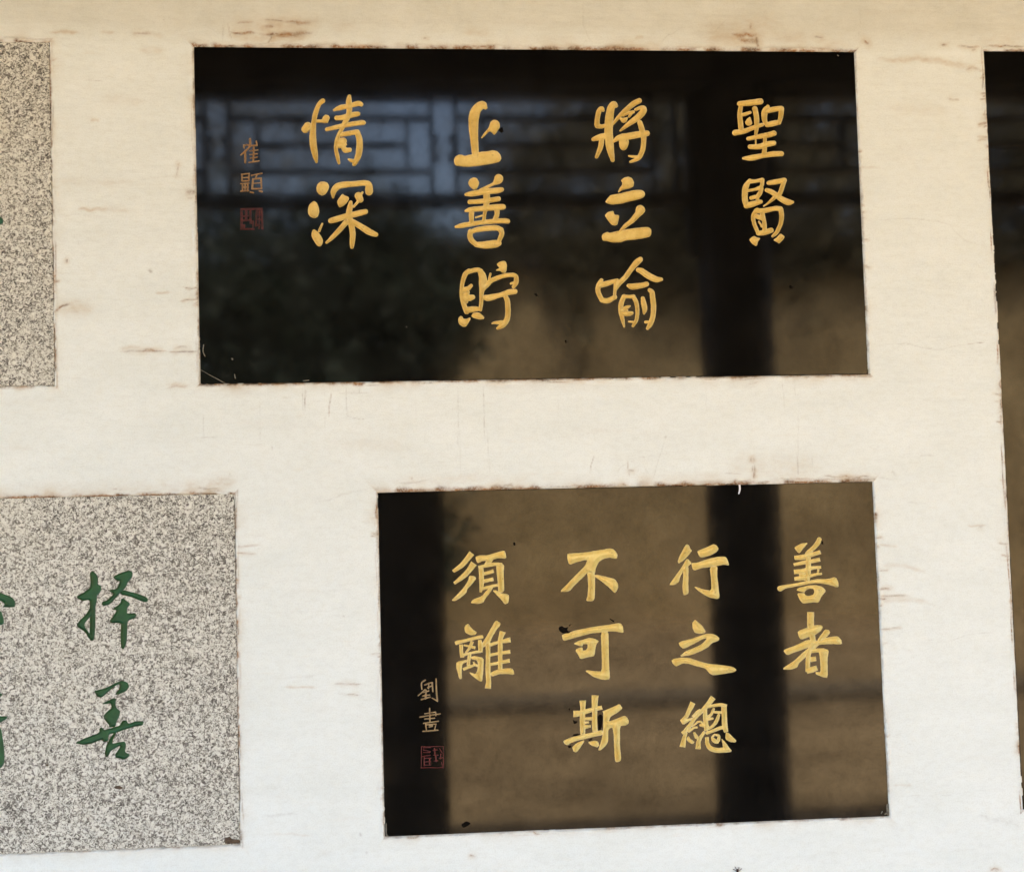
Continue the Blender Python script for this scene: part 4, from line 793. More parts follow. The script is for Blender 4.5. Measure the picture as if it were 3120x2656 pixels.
# ------------------------------------------------------------------ the plastered wall
PLQ = {'A': [(-595.9, -298.6), (600.1, -301.4), (599.8, 298.1), (-602.1, 301.7)],
       'B': [(-290.9, -1087.0), (603.2, -1093.4), (598.9, -497.2), (-292.9, -494.6)],
       'G': [(-1438.0, -1082.5), (-537.0, -1087.8), (-539.8, -490.7), (-1440.0, -486.5)],
       'H': [(-2042.0, -291.0), (-842.4, -296.7), (-851.0, 308.4), (-2050.0, 314.0)],
       'R': [(851.0, -1093.0), (1748.0, -1094.0), (1748.0, 300.5), (848.2, 301.3)]}

def edge_fields(q, X, Z):
    """signed distance outward of each of the 4 edges (bottom, right, top, left) and position along it"""
    D = []; S = []
    for i in range(4):
        a = q[i]; b = q[(i + 1) % 4]; dx, dz = b[0] - a[0], b[1] - a[1]; L = math.hypot(dx, dz); dx /= L; dz /= L
        D.append((X - a[0]) * dz - (Z - a[1]) * dx); S.append((X - a[0]) * dx + (Z - a[1]) * dz)
    return D, S

def streak(arr, xs, zs, pts, w, a, seed, taper=True):
    """paint a tapered, broken streak (polyline, mm) into arr"""
    P = np.array(pts, float); m = 3.2 * w + 2
    i0, i1 = np.searchsorted(xs, [P[:, 0].min() - m, P[:, 0].max() + m]); j0, j1 = np.searchsorted(zs, [P[:, 1].min() - m, P[:, 1].max() + m])
    if i1 <= i0 or j1 <= j0: return
    X, Z = np.meshgrid(xs[i0:i1], zs[j0:j1])
    L = np.hypot(*np.diff(P, axis=0).T); tot = max(L.sum(), 1e-6); acc = 0; best = np.full(X.shape, 1e9); tt = np.zeros(X.shape)
    X = X + (vnoise(X / 9, Z / 9, seed) - 0.5) * min(4.0, 1.5 * w); Z = Z + (vnoise(X / 11, Z / 11, seed + 5) - 0.5) * min(4.0, 1.5 * w)
    for k in range(len(P) - 1):
        ax, az = P[k]; bx, bz = P[k + 1]; l2 = max(L[k] ** 2, 1e-9)
        t = np.clip(((X - ax) * (bx - ax) + (Z - az) * (bz - az)) / l2, 0, 1)
        d = np.hypot(X - ax - t * (bx - ax), Z - az - t * (bz - az)); c = d < best
        best = np.where(c, d, best); tt = np.where(c, (acc + t * L[k]) / tot, tt); acc += L[k]
    tp = np.clip(np.minimum(tt, 1 - tt) * 4 + 0.25, 0, 1) if taper and tot > 3 * w else 1.0
    ww = 0.70 * w * (0.5 + 0.5 * tp) if taper else 0.70 * w
    ww = np.maximum(ww, 0.75)
    val = a * np.exp(-(best / ww) ** 2) * tp * (0.65 + 0.7 * vnoise(X / 7, Z / 4, seed + 9))
    sub = arr[j0:j1, i0:i1]; np.maximum(sub, val, out=sub) if a > 0.3 else np.add(sub, val * (1 - sub), out=sub)

def build_wall():
    h = 1.9
    xs = np.arange(-1030, 1052, h); zs = np.arange(-1300, 502, h)
    X, Z = np.meshgrid(xs, zs); nz, nx = X.shape
    crack = np.zeros(X.shape); tan = np.zeros(X.shape); hair = np.zeros(X.shape)
    H = 0.7 * (fbm(X / 160, Z / 110, 3) - 0.5) * 2 + 0.35 * (fbm(X / 60, Z / 16, 8) - 0.5) * 2
    inside = np.zeros(X.shape, bool); deep = np.zeros(X.shape, bool)
    for k, (c, w, a, pts) in enumerate(STAINS):
        streak((crack, tan, hair)[c], xs, zs, pts, w * (1.25 if c == 2 else 1.0), a * (0.75 if c == 2 else 0.92), 40 + k * 3)
        if c == 0 and w > 1.2: streak(tan, xs, zs, pts, 3.4 * w + 2, 0.36 * a, 41 + k * 3)
    # faint sideways trowel drags and drips over the whole wall
    r = np.random.default_rng(5)
    for k in range(150):
        x, z = r.uniform(-1000, 1000), r.uniform(-1280, 420); l = r.uniform(20, 150)
        streak((tan, hair)[k % 2], xs, zs, [(x, z), (x + l / 2, z + r.normal(0, 2)), (x + l, z + r.normal(0, 4))], r.uniform(2, 9), r.uniform(0.02, 0.07), 900 + k)
    # edge dirt: (line weight, width mm, offset mm, second line weight, ticks per metre)
    EDGE = {'A': [(0.95, 1.8, 0.6, 0.55, 6), (0.45, 0.9, 0.4, 0.0, 45), (0.95, 2.0, 0.8, 0.25, 12), (0.60, 0.9, 0.6, 0.35, 22)],
            'B': [(0.55, 0.9, 0.3, 0.15, 5), (0.45, 0.8, 0.3, 0.0, 48), (1.0, 2.6, 1.2, 0.55, 14), (0.55, 0.9, 0.5, 0.30, 40)],
            'G': [(0.45, 0.9, 0.4, 0.10, 6), (0.90, 1.3, 0.5, 0.50, 26), (1.0, 1.5, 0.7, 0.40, 8), (0, 1, 0, 0, 0)],
            'H': [(0.60, 1.4, 0.8, 0.40, 6), (0.95, 1.6, 0.6, 0.55, 36), (0.80, 1.8, 0.5, 0.40, 10), (0, 1, 0, 0, 0)],
            'R': [(0, 1, 0, 0, 0), (0, 1, 0, 0, 0), (0.8, 1.0, 0.6, 0.0, 0), (0.65, 0.9, 0.3, 0.90, 85)]}
    for pi, (pn, q) in enumerate(PLQ.items()):
        D, S = edge_fields(q, X, Z); sd = np.maximum.reduce(D)
        near = sd < 26
        for e in range(4):
            W, wid, off, W2, tk = EDGE[pn][e]
            d, s = D[e], S[e]
            on = near & (d > -6) & (np.abs(sd - d) < 1.0)
            if not on.any() or W <= 0: continue
            dd, ss = d[on], s[on]; sx = ss / 14 + pi * 31 + e * 7
            z0 = np.zeros_like(ss)
            g = np.clip(1.9 * vnoise(ss / 17 + 5, z0, 60 + pi * 4 + e) - 0.22, 0.12, 1)
            wv = 1.55 * wid * (0.40 + 1.25 * vnoise(sx, z0, 70 + pi * 4 + e)) ; wob = 2.2 * (vnoise(ss / 8, z0, 90 + pi * 4 + e) - 0.5)
            v = W * g * np.exp(-(np.clip(np.abs(dd - off - wob) - 0.3, 0, 99) / np.maximum(wv, 0.9)) ** 2)
            crack[on] = np.maximum(crack[on], v)
            if W2 > 0:
                o2 = 5.0 + 3.6 * (vnoise(ss / 40, z0, 120 + pi * 4 + e) - 0.5)
                g2 = np.clip(2.6 * vnoise(ss / 30, z0, 130 + pi * 4 + e) - 0.95, 0, 1)
                v2 = W2 * g2 * np.exp(-((dd - o2) / 1.0) ** 2)
                crack[on] = np.maximum(crack[on], v2)
            tan[on] = np.maximum(tan[on], (0.62 if e in (0, 2) else 0.34) * W * np.exp(-(np.clip(dd, 0, 99) / (6 + 10 * vnoise(ss / 60, z0, 140 + e))) ** 1.3) * vnoise(ss / 22, z0, 150 + pi * 4 + e))
            # plaster lip that was pressed up against the stone
            H[on] += 2.4 * np.exp(-((dd - 4.0) / 3.0) ** 2) * (vnoise(ss / 12, z0, 160 + pi * 4 + e) - 0.15)
            # ragged brown patches where the plaster broke away above and below the stone
            a0, b0 = np.array(q[e]), np.array(q[(e + 1) % 4]); L = np.hypot(*(b0 - a0)); t0 = (b0 - a0) / L; nrm = np.array([t0[1], -t0[0]])
            for k in range(int(L / 75) if e in (0, 2) and W > 0.8 else int(L / 330)):
                p = a0 + t0 * r.uniform(0, L) + nrm * r.uniform(0.4, 2.4); l = r.uniform(6, 34)
                if abs(p[0]) > 1040: continue
                streak(crack, xs, zs, [p, p + t0 * l * 0.5 + nrm * r.uniform(-0.5, 1.6), p + t0 * l + nrm * r.uniform(-0.6, 0.8)], r.uniform(1.6, 4.2), r.uniform(0.45, 0.95), 5000 + k + 50 * e + 400 * pi)
                streak(tan, xs, zs, [p, p + t0 * l + nrm * 3], r.uniform(6, 14), r.uniform(0.15, 0.4), 7000 + k + 50 * e)
            # trowel ticks running off the edge
            a0, b0 = np.array(q[e]), np.array(q[(e + 1) % 4]); L = np.hypot(*(b0 - a0)); t0 = (b0 - a0) / L; nrm = np.array([t0[1], -t0[0]])
            for k in range(int(0.40 * tk * L / 1000)):
                s0 = (r.uniform(0, L) if k % 3 == 0 else np.clip(s0 + r.normal(0, 22), 0, L)); ln = 2 + r.exponential(7.0); p = a0 + t0 * s0
                if abs(p[0]) > 1040: continue
                al = r.uniform(0.15, 0.7)
                if e in (1, 3): pts = [p, p + nrm * ln * 0.5 + (0, r.normal(0, 0.8)), p + nrm * ln + (0, r.normal(0, 1.2))]
                else: pts = [p + nrm * 2, p + nrm * r.uniform(3, 6) + t0 * ln * 0.8, p + nrm * r.uniform(2, 6) + t0 * ln * 1.7]
                streak(tan, xs, zs, pts, r.uniform(3, 6), al * 0.6, 301 + k); streak(crack, xs, zs, pts, r.uniform(0.8, 2.0), al, 300 + k + e * 90 + pi * 400)
        wobble = 0.9 * (fbm(X / 8, Z / 8, 200 + pi) - 0.5)
        inside |= (sd + wobble) < 0
        deep |= sd < -14
    H -= 0.5 * np.clip(crack, 0, 1)
    H = np.where(inside, -7.0, H)
    band = np.clip((Z - (322 + 22 * (fbm(X / 240, Z * 0, 33) - 0.5) + 8 * (fbm(X / 30, Z / 30, 35) - 0.5))) / 46 + 0.5, 0, 1)
    co = np.stack([X / 1000, -H / 1000, Z / 1000 + ZO], -1).reshape(-1, 3)
    keep = ~(deep[:-1, :-1] & deep[1:, 1:] & deep[1:, :-1] & deep[:-1, 1:])
    idx = np.arange(nz * nx).reshape(nz, nx)
    F = np.stack([idx[:-1, :-1], idx[:-1, 1:], idx[1:, 1:], idx[1:, :-1]], -1)[keep]
    used = np.zeros(nz * nx, bool); used[F.ravel()] = True; remap = np.cumsum(used) - 1
    st = np.stack([crack, tan, hair, band], -1).reshape(-1, 4)[used].astype(np.float32)
    o = tri_mesh('plaster_wall', co[used], remap[F], M['plaster'], None, True)
    at = o.data.attributes.new('stain', 'FLOAT_COLOR', 'POINT'); at.data.foreach_set('color', np.clip(st, 0, 1).ravel())
    tag(o, 'white plastered wall holding the stone plaques, stained brown along their edges', 'wall')
    # the wall goes on beyond the picture
    x0, x1, z0, z1 = xs[0] / 1000 + .001, xs[-1] / 1000 - .001, zs[0] / 1000 + ZO + .001, zs[-1] / 1000 + ZO - .001
    rects = [(-9, x0, 0, 3.75), (x1, 9, 0, 3.75), (x0, x1, 0, z0), (x0, x1, z1, 3.75)]
    v = []; f = []
    for a, b, c, d in rects:
        n = len(v); v += [(a, 0.0005, c), (b, 0.0005, c), (b, 0.0005, d), (a, 0.0005, d)]; f.append((n, n + 1, n + 2, n + 3))
    w2 = mesh_obj('outer_plaster', v, f, M['plaster'], o)
    at = w2.data.attributes.new('stain', 'FLOAT_COLOR', 'POINT')
    for i, p in enumerate(v): at.data[i].color = (0, 0, 0, 1.0 if p[2] > z1 - 0.01 and x0 - .01 < p[0] < x1 + .01 else 0.0)
    return o

build_wall()

# ------------------------------------------------------------------ carved lettering: outlines -> signed distance -> grooves cut into the slab
def catmull(P, n=5):
    P = np.array(P, float)
    if len(P) < 3:
        t = np.linspace(0, 1, n + 1)[:, None]; return P[0] * (1 - t) + P[1] * t
    Q = np.vstack([2 * P[0] - P[1], P, 2 * P[-1] - P[-2]]); out = []
    for i in range(1, len(Q) - 2):
        for t in np.arange(n) / n:
            out.append(0.5 * (2 * Q[i] + (Q[i + 1] - Q[i - 1]) * t + (2 * Q[i - 1] - 5 * Q[i] + 4 * Q[i + 1] - Q[i + 2]) * t ** 2 + (3 * Q[i] - Q[i - 1] - 3 * Q[i + 1] + Q[i + 2]) * t ** 3))
    out.append(P[-1]); return np.array(out)

def chaikin(P, r=0.17):
    P = np.array(P, float); N = np.roll(P, -1, 0)
    return np.stack([P * (1 - r) + N * r, P * r + N * (1 - r)], 1).reshape(-1, 2)

def sdf_stroke(X, Z, P, flat):
    C = catmull(P); best = np.full(X.shape, 1e9)
    for a, b in zip(C[:-1], C[1:]):
        d = b[:2] - a[:2]; l2 = max(d @ d, 1e-9)
        t = np.clip(((X - a[0]) * d[0] + (Z - a[1]) * d[1]) / l2, 0, 1)
        best = np.minimum(best, np.hypot(X - a[0] - t * d[0], Z - a[1] - t * d[1]) - 0.5 * np.maximum(a[2] + t * (b[2] - a[2]), 0.3))
    if flat:
        for p, q in ((C[0], C[1]), (C[-1], C[-2])):
            u = (p[:2] - q[:2]) / max(np.hypot(*(p[:2] - q[:2])), 1e-9)
            beyond = (X - p[0]) * u[0] + (Z - p[1]) * u[1]
            best = np.where(np.hypot(X - p[0], Z - p[1]) < 0.85 * p[2] + 1, np.maximum(best, beyond), best)
    return best

def sdf_poly(X, Z, P):
    P = chaikin(P); Q = np.roll(P, -1, 0); d = np.full(X.shape, 1e9); ins = np.zeros(X.shape, bool)
    for a, b in zip(P, Q):
        e = b - a; l2 = max(e @ e, 1e-9); t = np.clip(((X - a[0]) * e[0] + (Z - a[1]) * e[1]) / l2, 0, 1)
        d = np.minimum(d, np.hypot(X - a[0] - t * e[0], Z - a[1] - t * e[1]))
        if a[1] != b[1]: ins ^= ((a[1] > Z) != (b[1] > Z)) & (X < (b[0] - a[0]) * (Z - a[1]) / (b[1] - a[1]) + a[0])
    return np.where(ins, -d, d)

class Glyph:
    def __init__(self, strokes, h, wob, seed):
        pts = np.array([p[:2] for k, s in strokes for p in s]); m = 10
        self.x0, self.z0 = pts.min(0) - m; x1, z1 = pts.max(0) + m; self.h = h
        xs = np.arange(self.x0, x1, h); zs = np.arange(self.z0, z1, h); X, Z = np.meshgrid(xs, zs)
        d = np.full(X.shape, 1e9)
        for k, s in strokes:
            d = np.minimum(d, sdf_poly(X, Z, s) if k == 'P' else sdf_stroke(X, Z, s, k == 'F'))
        d += wob * (fbm(X / 5, Z / 5, seed, 2) - 0.5) * 2
        d[0] = d[-1] = 9; d[:, 0] = d[:, -1] = 9
        self.d = d; self.xs, self.zs = xs, zs; self.contour()
    def at(self, x, z):
        u = np.clip((x - self.x0) / self.h, 0, self.d.shape[1] - 1.001); v = np.clip((z - self.z0) / self.h, 0, self.d.shape[0] - 1.001)
        i = u.astype(int); j = v.astype(int); fu = u - i; fv = v - j; D = self.d
        r = (D[j, i] * (1 - fu) + D[j, i + 1] * fu) * (1 - fv) + (D[j + 1, i] * (1 - fu) + D[j + 1, i + 1] * fu) * fv
        out = (x < self.x0) | (z < self.z0) | (x > self.xs[-1]) | (z > self.zs[-1])
        return np.where(out, 9.0, r)
    def contour(self):
        D = self.d; s = D < 0; V = {}; P = []; E = []
        def vert(j, i, hor):
            k = (j, i, hor)
            if k not in V:
                a = D[j, i]; b = D[j, i + 1] if hor else D[j + 1, i]; t = min(max(a / (a - b), 0.12), 0.88)
                P.append((self.xs[i] + (t * self.h if hor else 0), self.zs[j] + (0 if hor else t * self.h))); V[k] = len(P) - 1
            return V[k]
        c = s[:-1, :-1] * 1 + s[:-1, 1:] * 2 + s[1:, 1:] * 4 + s[1:, :-1] * 8
        for j, i in zip(*np.nonzero((c > 0) & (c < 15))):
            k = c[j, i]; B = lambda: vert(j, i, True); T = lambda: vert(j + 1, i, True); Lf = lambda: vert(j, i, False); Rt = lambda: vert(j, i + 1, False)
            for a, b in {1: ((Lf, B),), 2: ((B, Rt),), 3: ((Lf, Rt),), 4: ((Rt, T),), 5: ((Lf, B), (Rt, T)), 6: ((B, T),), 7: ((Lf, T),), 8: ((T, Lf),), 9: ((T, B),),
                         10: ((B, Rt), (T, Lf)), 11: ((T, Rt),), 12: ((Rt, Lf),), 13: ((Rt, B),), 14: ((B, Lf),)}[k]:
                E.append((a(), b()))
        self.P, self.E = P, E

def cdt(P, E):
    v, e, f, _, _, _ = delaunay_2d_cdt([Vector(p) for p in P], E, [], 0, 1e-6)
    return np.array([(q.x, q.y) for q in v]), np.array([t for t in f if len(t) == 3], int)

FRONT = -1.8      # mm the stone faces stand proud (minus: back) of the plaster plane

def glyph_mesh(g, prof, step, seed):
    """faces of the groove itself: outline at the stone surface, floor pushed in by prof(distance)"""
    ny = int((g.zs[-1] - g.z0) / (step * 0.866)); nx = int((g.xs[-1] - g.x0) / step)
    J, I = np.mgrid[0:ny, 0:nx]; x = (g.x0 + (I + 0.5 * (J % 2)) * step).ravel(); z = (g.z0 + J * step * 0.866).ravel()
    k = g.at(x, z) < -0.32 * step
    P = list(g.P) + list(zip(x[k], z[k])); V, T = cdt(P, g.E)
    c = V[T].mean(1); T = T[g.at(c[:, 0], c[:, 1]) < 0]
    d = np.clip(-g.at(V[:, 0], V[:, 1]), 0, 99); d[:len(g.P)] = 0
    dep = prof(d) + np.where(d > 0.8, 0.45 * (vnoise(V[:, 0] / 4, V[:, 1] / 4, seed) - 0.5) * np.clip(d / 3, 0, 1), 0)
    dep[d <= 0] = 0
    return np.stack([V[:, 0] / 1000, (-FRONT + dep) / 1000, V[:, 1] / 1000 + ZO], 1), T, np.exp(-d / 0.8)

def prof_u(D, w): return lambda d: D * np.sqrt(np.clip(1 - (1 - np.clip(d / w, 0, 1)) ** 2, 0, 1))
def prof_t(D, w):
    def f(d):
        t = np.clip(d / w, 0, 1); return D * (0.75 * t + 0.25 * t * t * (3 - 2 * t))
    return f
def prof_v2(k, D): return lambda d: np.minimum(k * d, D)
def prof_v(k, D): return lambda d: D * (1 - np.exp(-k * d / D))

def plaque(name, key, label, mat, front_res=None):
    q = np.array(PLQ[key]); cen = q.mean(0); b = q[:2].mean(0)
    root = empty(name, (b[0] / 1000, 0.0, b[1] / 1000 + ZO)); tag(root, label, 'plaque')
    glyphs = []
    for n, (pl, ch, strokes) in enumerate(CHARS):
        if pl != key: continue
        small = ch in '崔顥劉晝' or ch == 'seal'
        g = Glyph(strokes, 0.33 if small else 0.6, 0.12 if small else 0.28, n * 11); g.n = n; g.ch = ch; g.small = small
        glyphs.append(g)
    # slab: front face with the letters cut out of it, a fine arris and sides going into the wall
    inset = 0.9
    u = (cen - q); u = u / np.abs(u)
    qi = q + u * inset
    # slightly chipped arris: many points along each side
    ring = []
    rr = np.random.default_rng(ord(key))
    for i in range(4):
        a, c = qi[i], qi[(i + 1) % 4]; L = np.hypot(*(c - a)); m = max(int(L / 12), 2)
        t = np.arange(m) / m; e = (c - a) / L; nn = np.array([-e[1], e[0]])
        chip = np.where(rr.random(m) < 0.12, rr.uniform(0.3, 1.6, m), rr.uniform(0, 0.25, m)); chip[0] = 0.8
        for tt, cc in zip(t, chip): ring.append(a + (c - a) * tt + nn * cc)
    ring = np.array(ring); n0 = len(ring)
    P = [tuple(p) for p in ring]; E = [(i, (i + 1) % n0) for i in range(n0)]
    for g in glyphs:
        o = len(P); P += g.P; E += [(a + o, c + o) for a, c in g.E]
    V, T = cdt(P, E); c = V[T].mean(1); ok = np.ones(len(T), bool)
    D, _ = edge_fields([tuple(p) for p in q], c[:, 0], c[:, 1]); ok &= np.maximum.reduce(D) < -inset * 0.55
    for g in glyphs: ok &= g.at(c[:, 0], c[:, 1]) >= 0
    T = T[ok]
    co = np.stack([V[:, 0] / 1000, np.full(len(V), -FRONT / 1000), V[:, 1] / 1000 + ZO], 1)
    # orient towards -y
    a, b2, c2 = V[T[:, 0]], V[T[:, 1]], V[T[:, 2]]; flip = np.cross(b2 - a, c2 - a) < 0; T[flip] = T[flip][:, ::-1]
    # outer ring
    outer = []
    for p in ring:
        D, S = edge_fields([tuple(t) for t in q], np.array(p[0]), np.array(p[1]))
        outer.append(p)
    cenv = cen; n1 = len(co)
    out2 = []
    for i in range(n0):
        p = ring[i].copy()
        D = [((p[0] - q[k][0]) * (q[(k + 1) % 4][1] - q[k][1]) - (p[1] - q[k][1]) * (q[(k + 1) % 4][0] - q[k][0])) / np.hypot(*(q[(k + 1) % 4] - q[k])) for k in range(4)]
        for k in range(4):
            if D[k] > -3.2:
                e = (q[(k + 1) % 4] - q[k]) / np.hypot(*(q[(k + 1) % 4] - q[k])); p += np.array([e[1], -e[0]]) * (-D[k])
        out2.append(p)
    out2 = np.array(out2)
    ringA = np.stack([ring[:, 0] / 1000, np.full(n0, -FRONT / 1000), ring[:, 1] / 1000 + ZO], 1)
    ringB = np.stack([out2[:, 0] / 1000, np.full(n0, (-FRONT + 0.9) / 1000), out2[:, 1] / 1000 + ZO], 1)
    ringC = ringB.copy(); ringC[:, 1] = 0.02
    co = np.vstack([co, ringA, ringB, ringC]); A0, B0, C0 = n1, n1 + n0, n1 + 2 * n0
    i = np.arange(n0); j = (i + 1) % n0
    T = np.vstack([T, np.stack([A0 + i, B0 + i, B0 + j], 1), np.stack([A0 + i, B0 + j, A0 + j], 1), np.stack([B0 + i, C0 + i, C0 + j], 1), np.stack([B0 + i, C0 + j, B0 + j], 1)])
    tri_mesh('slab', co, T, mat, root)
    for g in glyphs:
        ch = g.ch
        if ch == 'seal': mt, pf, st, nm = (M['redold'] if key == 'A' else M['red']), prof_u(0.5, 0.8), 0.6, 'seal'
        elif g.small: mt, pf, st, nm = (M['bronze'] if key == 'A' else M['tan']), prof_v(1.0, 1.6), 0.6, 'character'
        elif key == 'A': mt, pf, st, nm = M['gold'], prof_t(5.2, 3.3), 1.1, 'character'
        elif key == 'B': mt, pf, st, nm = M['gold2'], prof_v2(1.5, 9.0), 1.05, 'character'
        else: mt, pf, st, nm = M['green'], prof_t(4.5, 2.2), 1.4, 'character'
        co, T, rim = glyph_mesh(g, pf, st, g.n)
        a, b2, c2 = co[T[:, 0]], co[T[:, 1]], co[T[:, 2]]
        nrm = (b2[:, 2] - a[:, 2]) * (c2[:, 0] - a[:, 0]) - (b2[:, 0] - a[:, 0]) * (c2[:, 2] - a[:, 2])
        fl = nrm > 0; T[fl] = T[fl][:, ::-1]
        o = tri_mesh(nm, co, T, mt, root, True)
        if len(o.data.vertices) == len(rim):
            ra = o.data.attributes.new('rim', 'FLOAT', 'POINT'); ra.data.foreach_set('value', (rim * (0.4 if g.small else 1.0)).astype(np.float32))
        if nm == 'seal': o['label'] = 'small square red carved seal'
        elif len(ch) == 1: o['label'] = ('small thin gold' if g.small else 'gold' if key in 'AB' else 'green') + ' carved character ' + ch
        else: o['label'] = 'part of a green carved character at the edge of the picture'
    for k, (pl, nm, mt, rise, kind, pts) in enumerate(MARKS):
        if pl != key: continue
        g = Glyph([(kind, pts)], 0.35, 0.55 if nm == 'smudge' else 0.3, 500 + k)
        if not g.P: continue
        V, T = cdt(g.P, g.E); c = V[T].mean(1); T = T[g.at(c[:, 0], c[:, 1]) < 0]
        y = np.full(len(V), (-FRONT - rise) / 1000)
        co = np.stack([V[:, 0] / 1000, y, V[:, 1] / 1000 + ZO], 1); n = len(co)
        a, b2, c2 = V[T[:, 0]], V[T[:, 1]], V[T[:, 2]]; fl = np.cross(b2 - a, c2 - a) < 0; T[fl] = T[fl][:, ::-1]
        co2 = co.copy(); co2[:, 1] = (-FRONT + 0.05) / 1000
        E = np.array(g.E); side = np.vstack([np.stack([E[:, 0], E[:, 1], E[:, 1] + n], 1), np.stack([E[:, 0], E[:, 1] + n, E[:, 0] + n], 1)])
        tri_mesh(nm, np.vstack([co, co2]), np.vstack([T, side]), M[mt], root)
    return root

plaque('stone_plaque', 'A', 'wide polished black stone plaque with thick rounded gold characters in four columns', M['black'])
plaque('stone_plaque', 'B', 'polished black stone plaque below with sharp brush-style gold characters', M['black'])
plaque('stone_plaque', 'G', 'speckled grey granite plaque at lower left with green characters', M['granite'])
plaque('stone_plaque', 'H', 'speckled grey granite plaque cut off at the upper left edge', M['granite'])
plaque('stone_plaque', 'R', 'tall plain black stone plaque cut off at the right edge', M['black'])

# ------------------------------------------------------------------ small insect on the plaster below the lower black plaque
def insect(x, z):
    root = empty('insect', (x, -0.0012, z)); tag(root, 'tiny dark brown insect with spread legs on the plaster below', 'insect')
    n, m = 8, 6; v = []; f = []
    for j in range(m + 1):
        t = math.pi * j / m
        for i in range(n):
            p = 2 * math.pi * i / n; v.append((x + 0.0022 * math.sin(t) * math.cos(p), -0.0020 + 0.0016 * math.sin(t) * math.sin(p), z + 0.0036 * math.cos(t)))
    for j in range(m):
        for i in range(n): f.append((j * n + i, j * n + (i + 1) % n, (j + 1) * n + (i + 1) % n, (j + 1) * n + i))
    mesh_obj('body', v, f, M['insect'], root, True)
    for a, l in ((20, 9), (60, 7), (120, 8), (160, 8), (205, 9), (240, 10), (300, 7), (335, 9)):
        c, s = math.cos(R(a)), math.sin(R(a)); w = 0.0005; l /= 1000
        pts = [(0.001 * c, -0.0018, 0.001 * s), (l * .55 * c, -0.0034, l * .55 * s), (l * c, -0.0008, l * s)]; vv = []; ff = []
        for k, (px, py, pz) in enumerate(pts):
            for dx, dy in ((-s * w, 0), (0, -w), (s * w, 0), (0, w)): vv.append((x + px + dx, py + dy, z + pz + (c * w if dx < 0 else -c * w if dx > 0 else 0)))
        for k in range(2):
            for i in range(4): ff.append((k * 4 + i, k * 4 + (i + 1) % 4, k * 4 + 4 + (i + 1) % 4, k * 4 + 4 + i))
        mesh_obj('leg', vv, ff, M['insect'], root)
insect(0.3235, ZO - 1.1735)

# ------------------------------------------------------------------ what stands behind the camera: the open gallery seen in the polished stone
g = mesh_obj('ground', [(-60, -60, -0.15), (60, -60, -0.15), (60, 9, -0.15), (-60, 9, -0.15)], [(0, 1, 2, 3)], M['earth']); tag(g, kind='structure')
fl = box('floor', -9, 9, -3.1, 0.12, -0.14, 0.0, M['paving']); tag(fl, kind='structure')
kb = box('kerb', -40, 40, -7.2, -6.75, -0.146, -0.06, M['kerb']); tag(kb, kind='structure')

YC = -2.4
def column(x, label):
    root = empty('timber_column', (x, YC, 0)); tag(root, label, 'column', None)
    n = 28; r = 0.147; prof = [(r * 1.0, 0.14), (r, 0.6), (r * 0.985, 2.4), (r * .97, 3.18)]; v = []; f = []
    for rad, z in prof:
        for i in range(n): v.append((x + rad * math.cos(2 * math.pi * i / n), YC + rad * math.sin(2 * math.pi * i / n), z))
    for k in range(len(prof) - 1):
        for i in range(n): f.append((k * n + i, k * n + (i + 1) % n, k * n + n + (i + 1) % n, k * n + n + i))
    mesh_obj('shaft', v, f, M['wood'], root, True)
    v = []; f = []; pb = [(0.20, 0.0), (0.225, 0.05), (0.215, 0.10), (0.165, 0.14)]
    for rad, z in pb:
        for i in range(n): v.append((x + rad * math.cos(2 * math.pi * i / n), YC + rad * math.sin(2 * math.pi * i / n), z))
    for k in range(len(pb) - 1):
        for i in range(n): f.append((k * n + i, k * n + (i + 1) % n, k * n + n + (i + 1) % n, k * n + n + i))
    f.append(tuple(range(3 * n, 4 * n))); mesh_obj('stone_base', v, f, M['paving'], root, True)
column(1.047, 'dark round timber column mirrored in both black plaques')
column(-2.62, 'dark timber column at the far left of the gallery opening')
column(4.71, 'dark timber column at the far right of the gallery opening')

M['postwood'] = mat_plain('weathered_timber', (0.055, 0.038, 0.027), (0.11, 0.078, 0.055), 6, 0.7, 0.3, 0.001, (1, 1, 0.2))
def post(x0, x1):
    root = empty('timber_post', ((x0 + x1) / 2, YC, 0)); tag(root, 'broad dark timber post mirrored at the left of the lower black plaque', 'post')
    box('shaft', x0, x1, YC - 0.05, YC + 0.05, 0.06, 2.03, M['postwood'], root, 0.006); box('foot', x0 - .03, x1 + .03, YC - 0.08, YC + 0.08, 0.0, 0.06, M['paving'], root, 0.008)
post(-0.43, -0.15)

bm_ = box('eave_beam', -9, 9, YC - 0.12, YC + 0.12, 3.175, 3.46, M['wood'], None, 0.01); tag(bm_, 'long dark timber eave beam mirrored as the black strip along the top', 'beam')

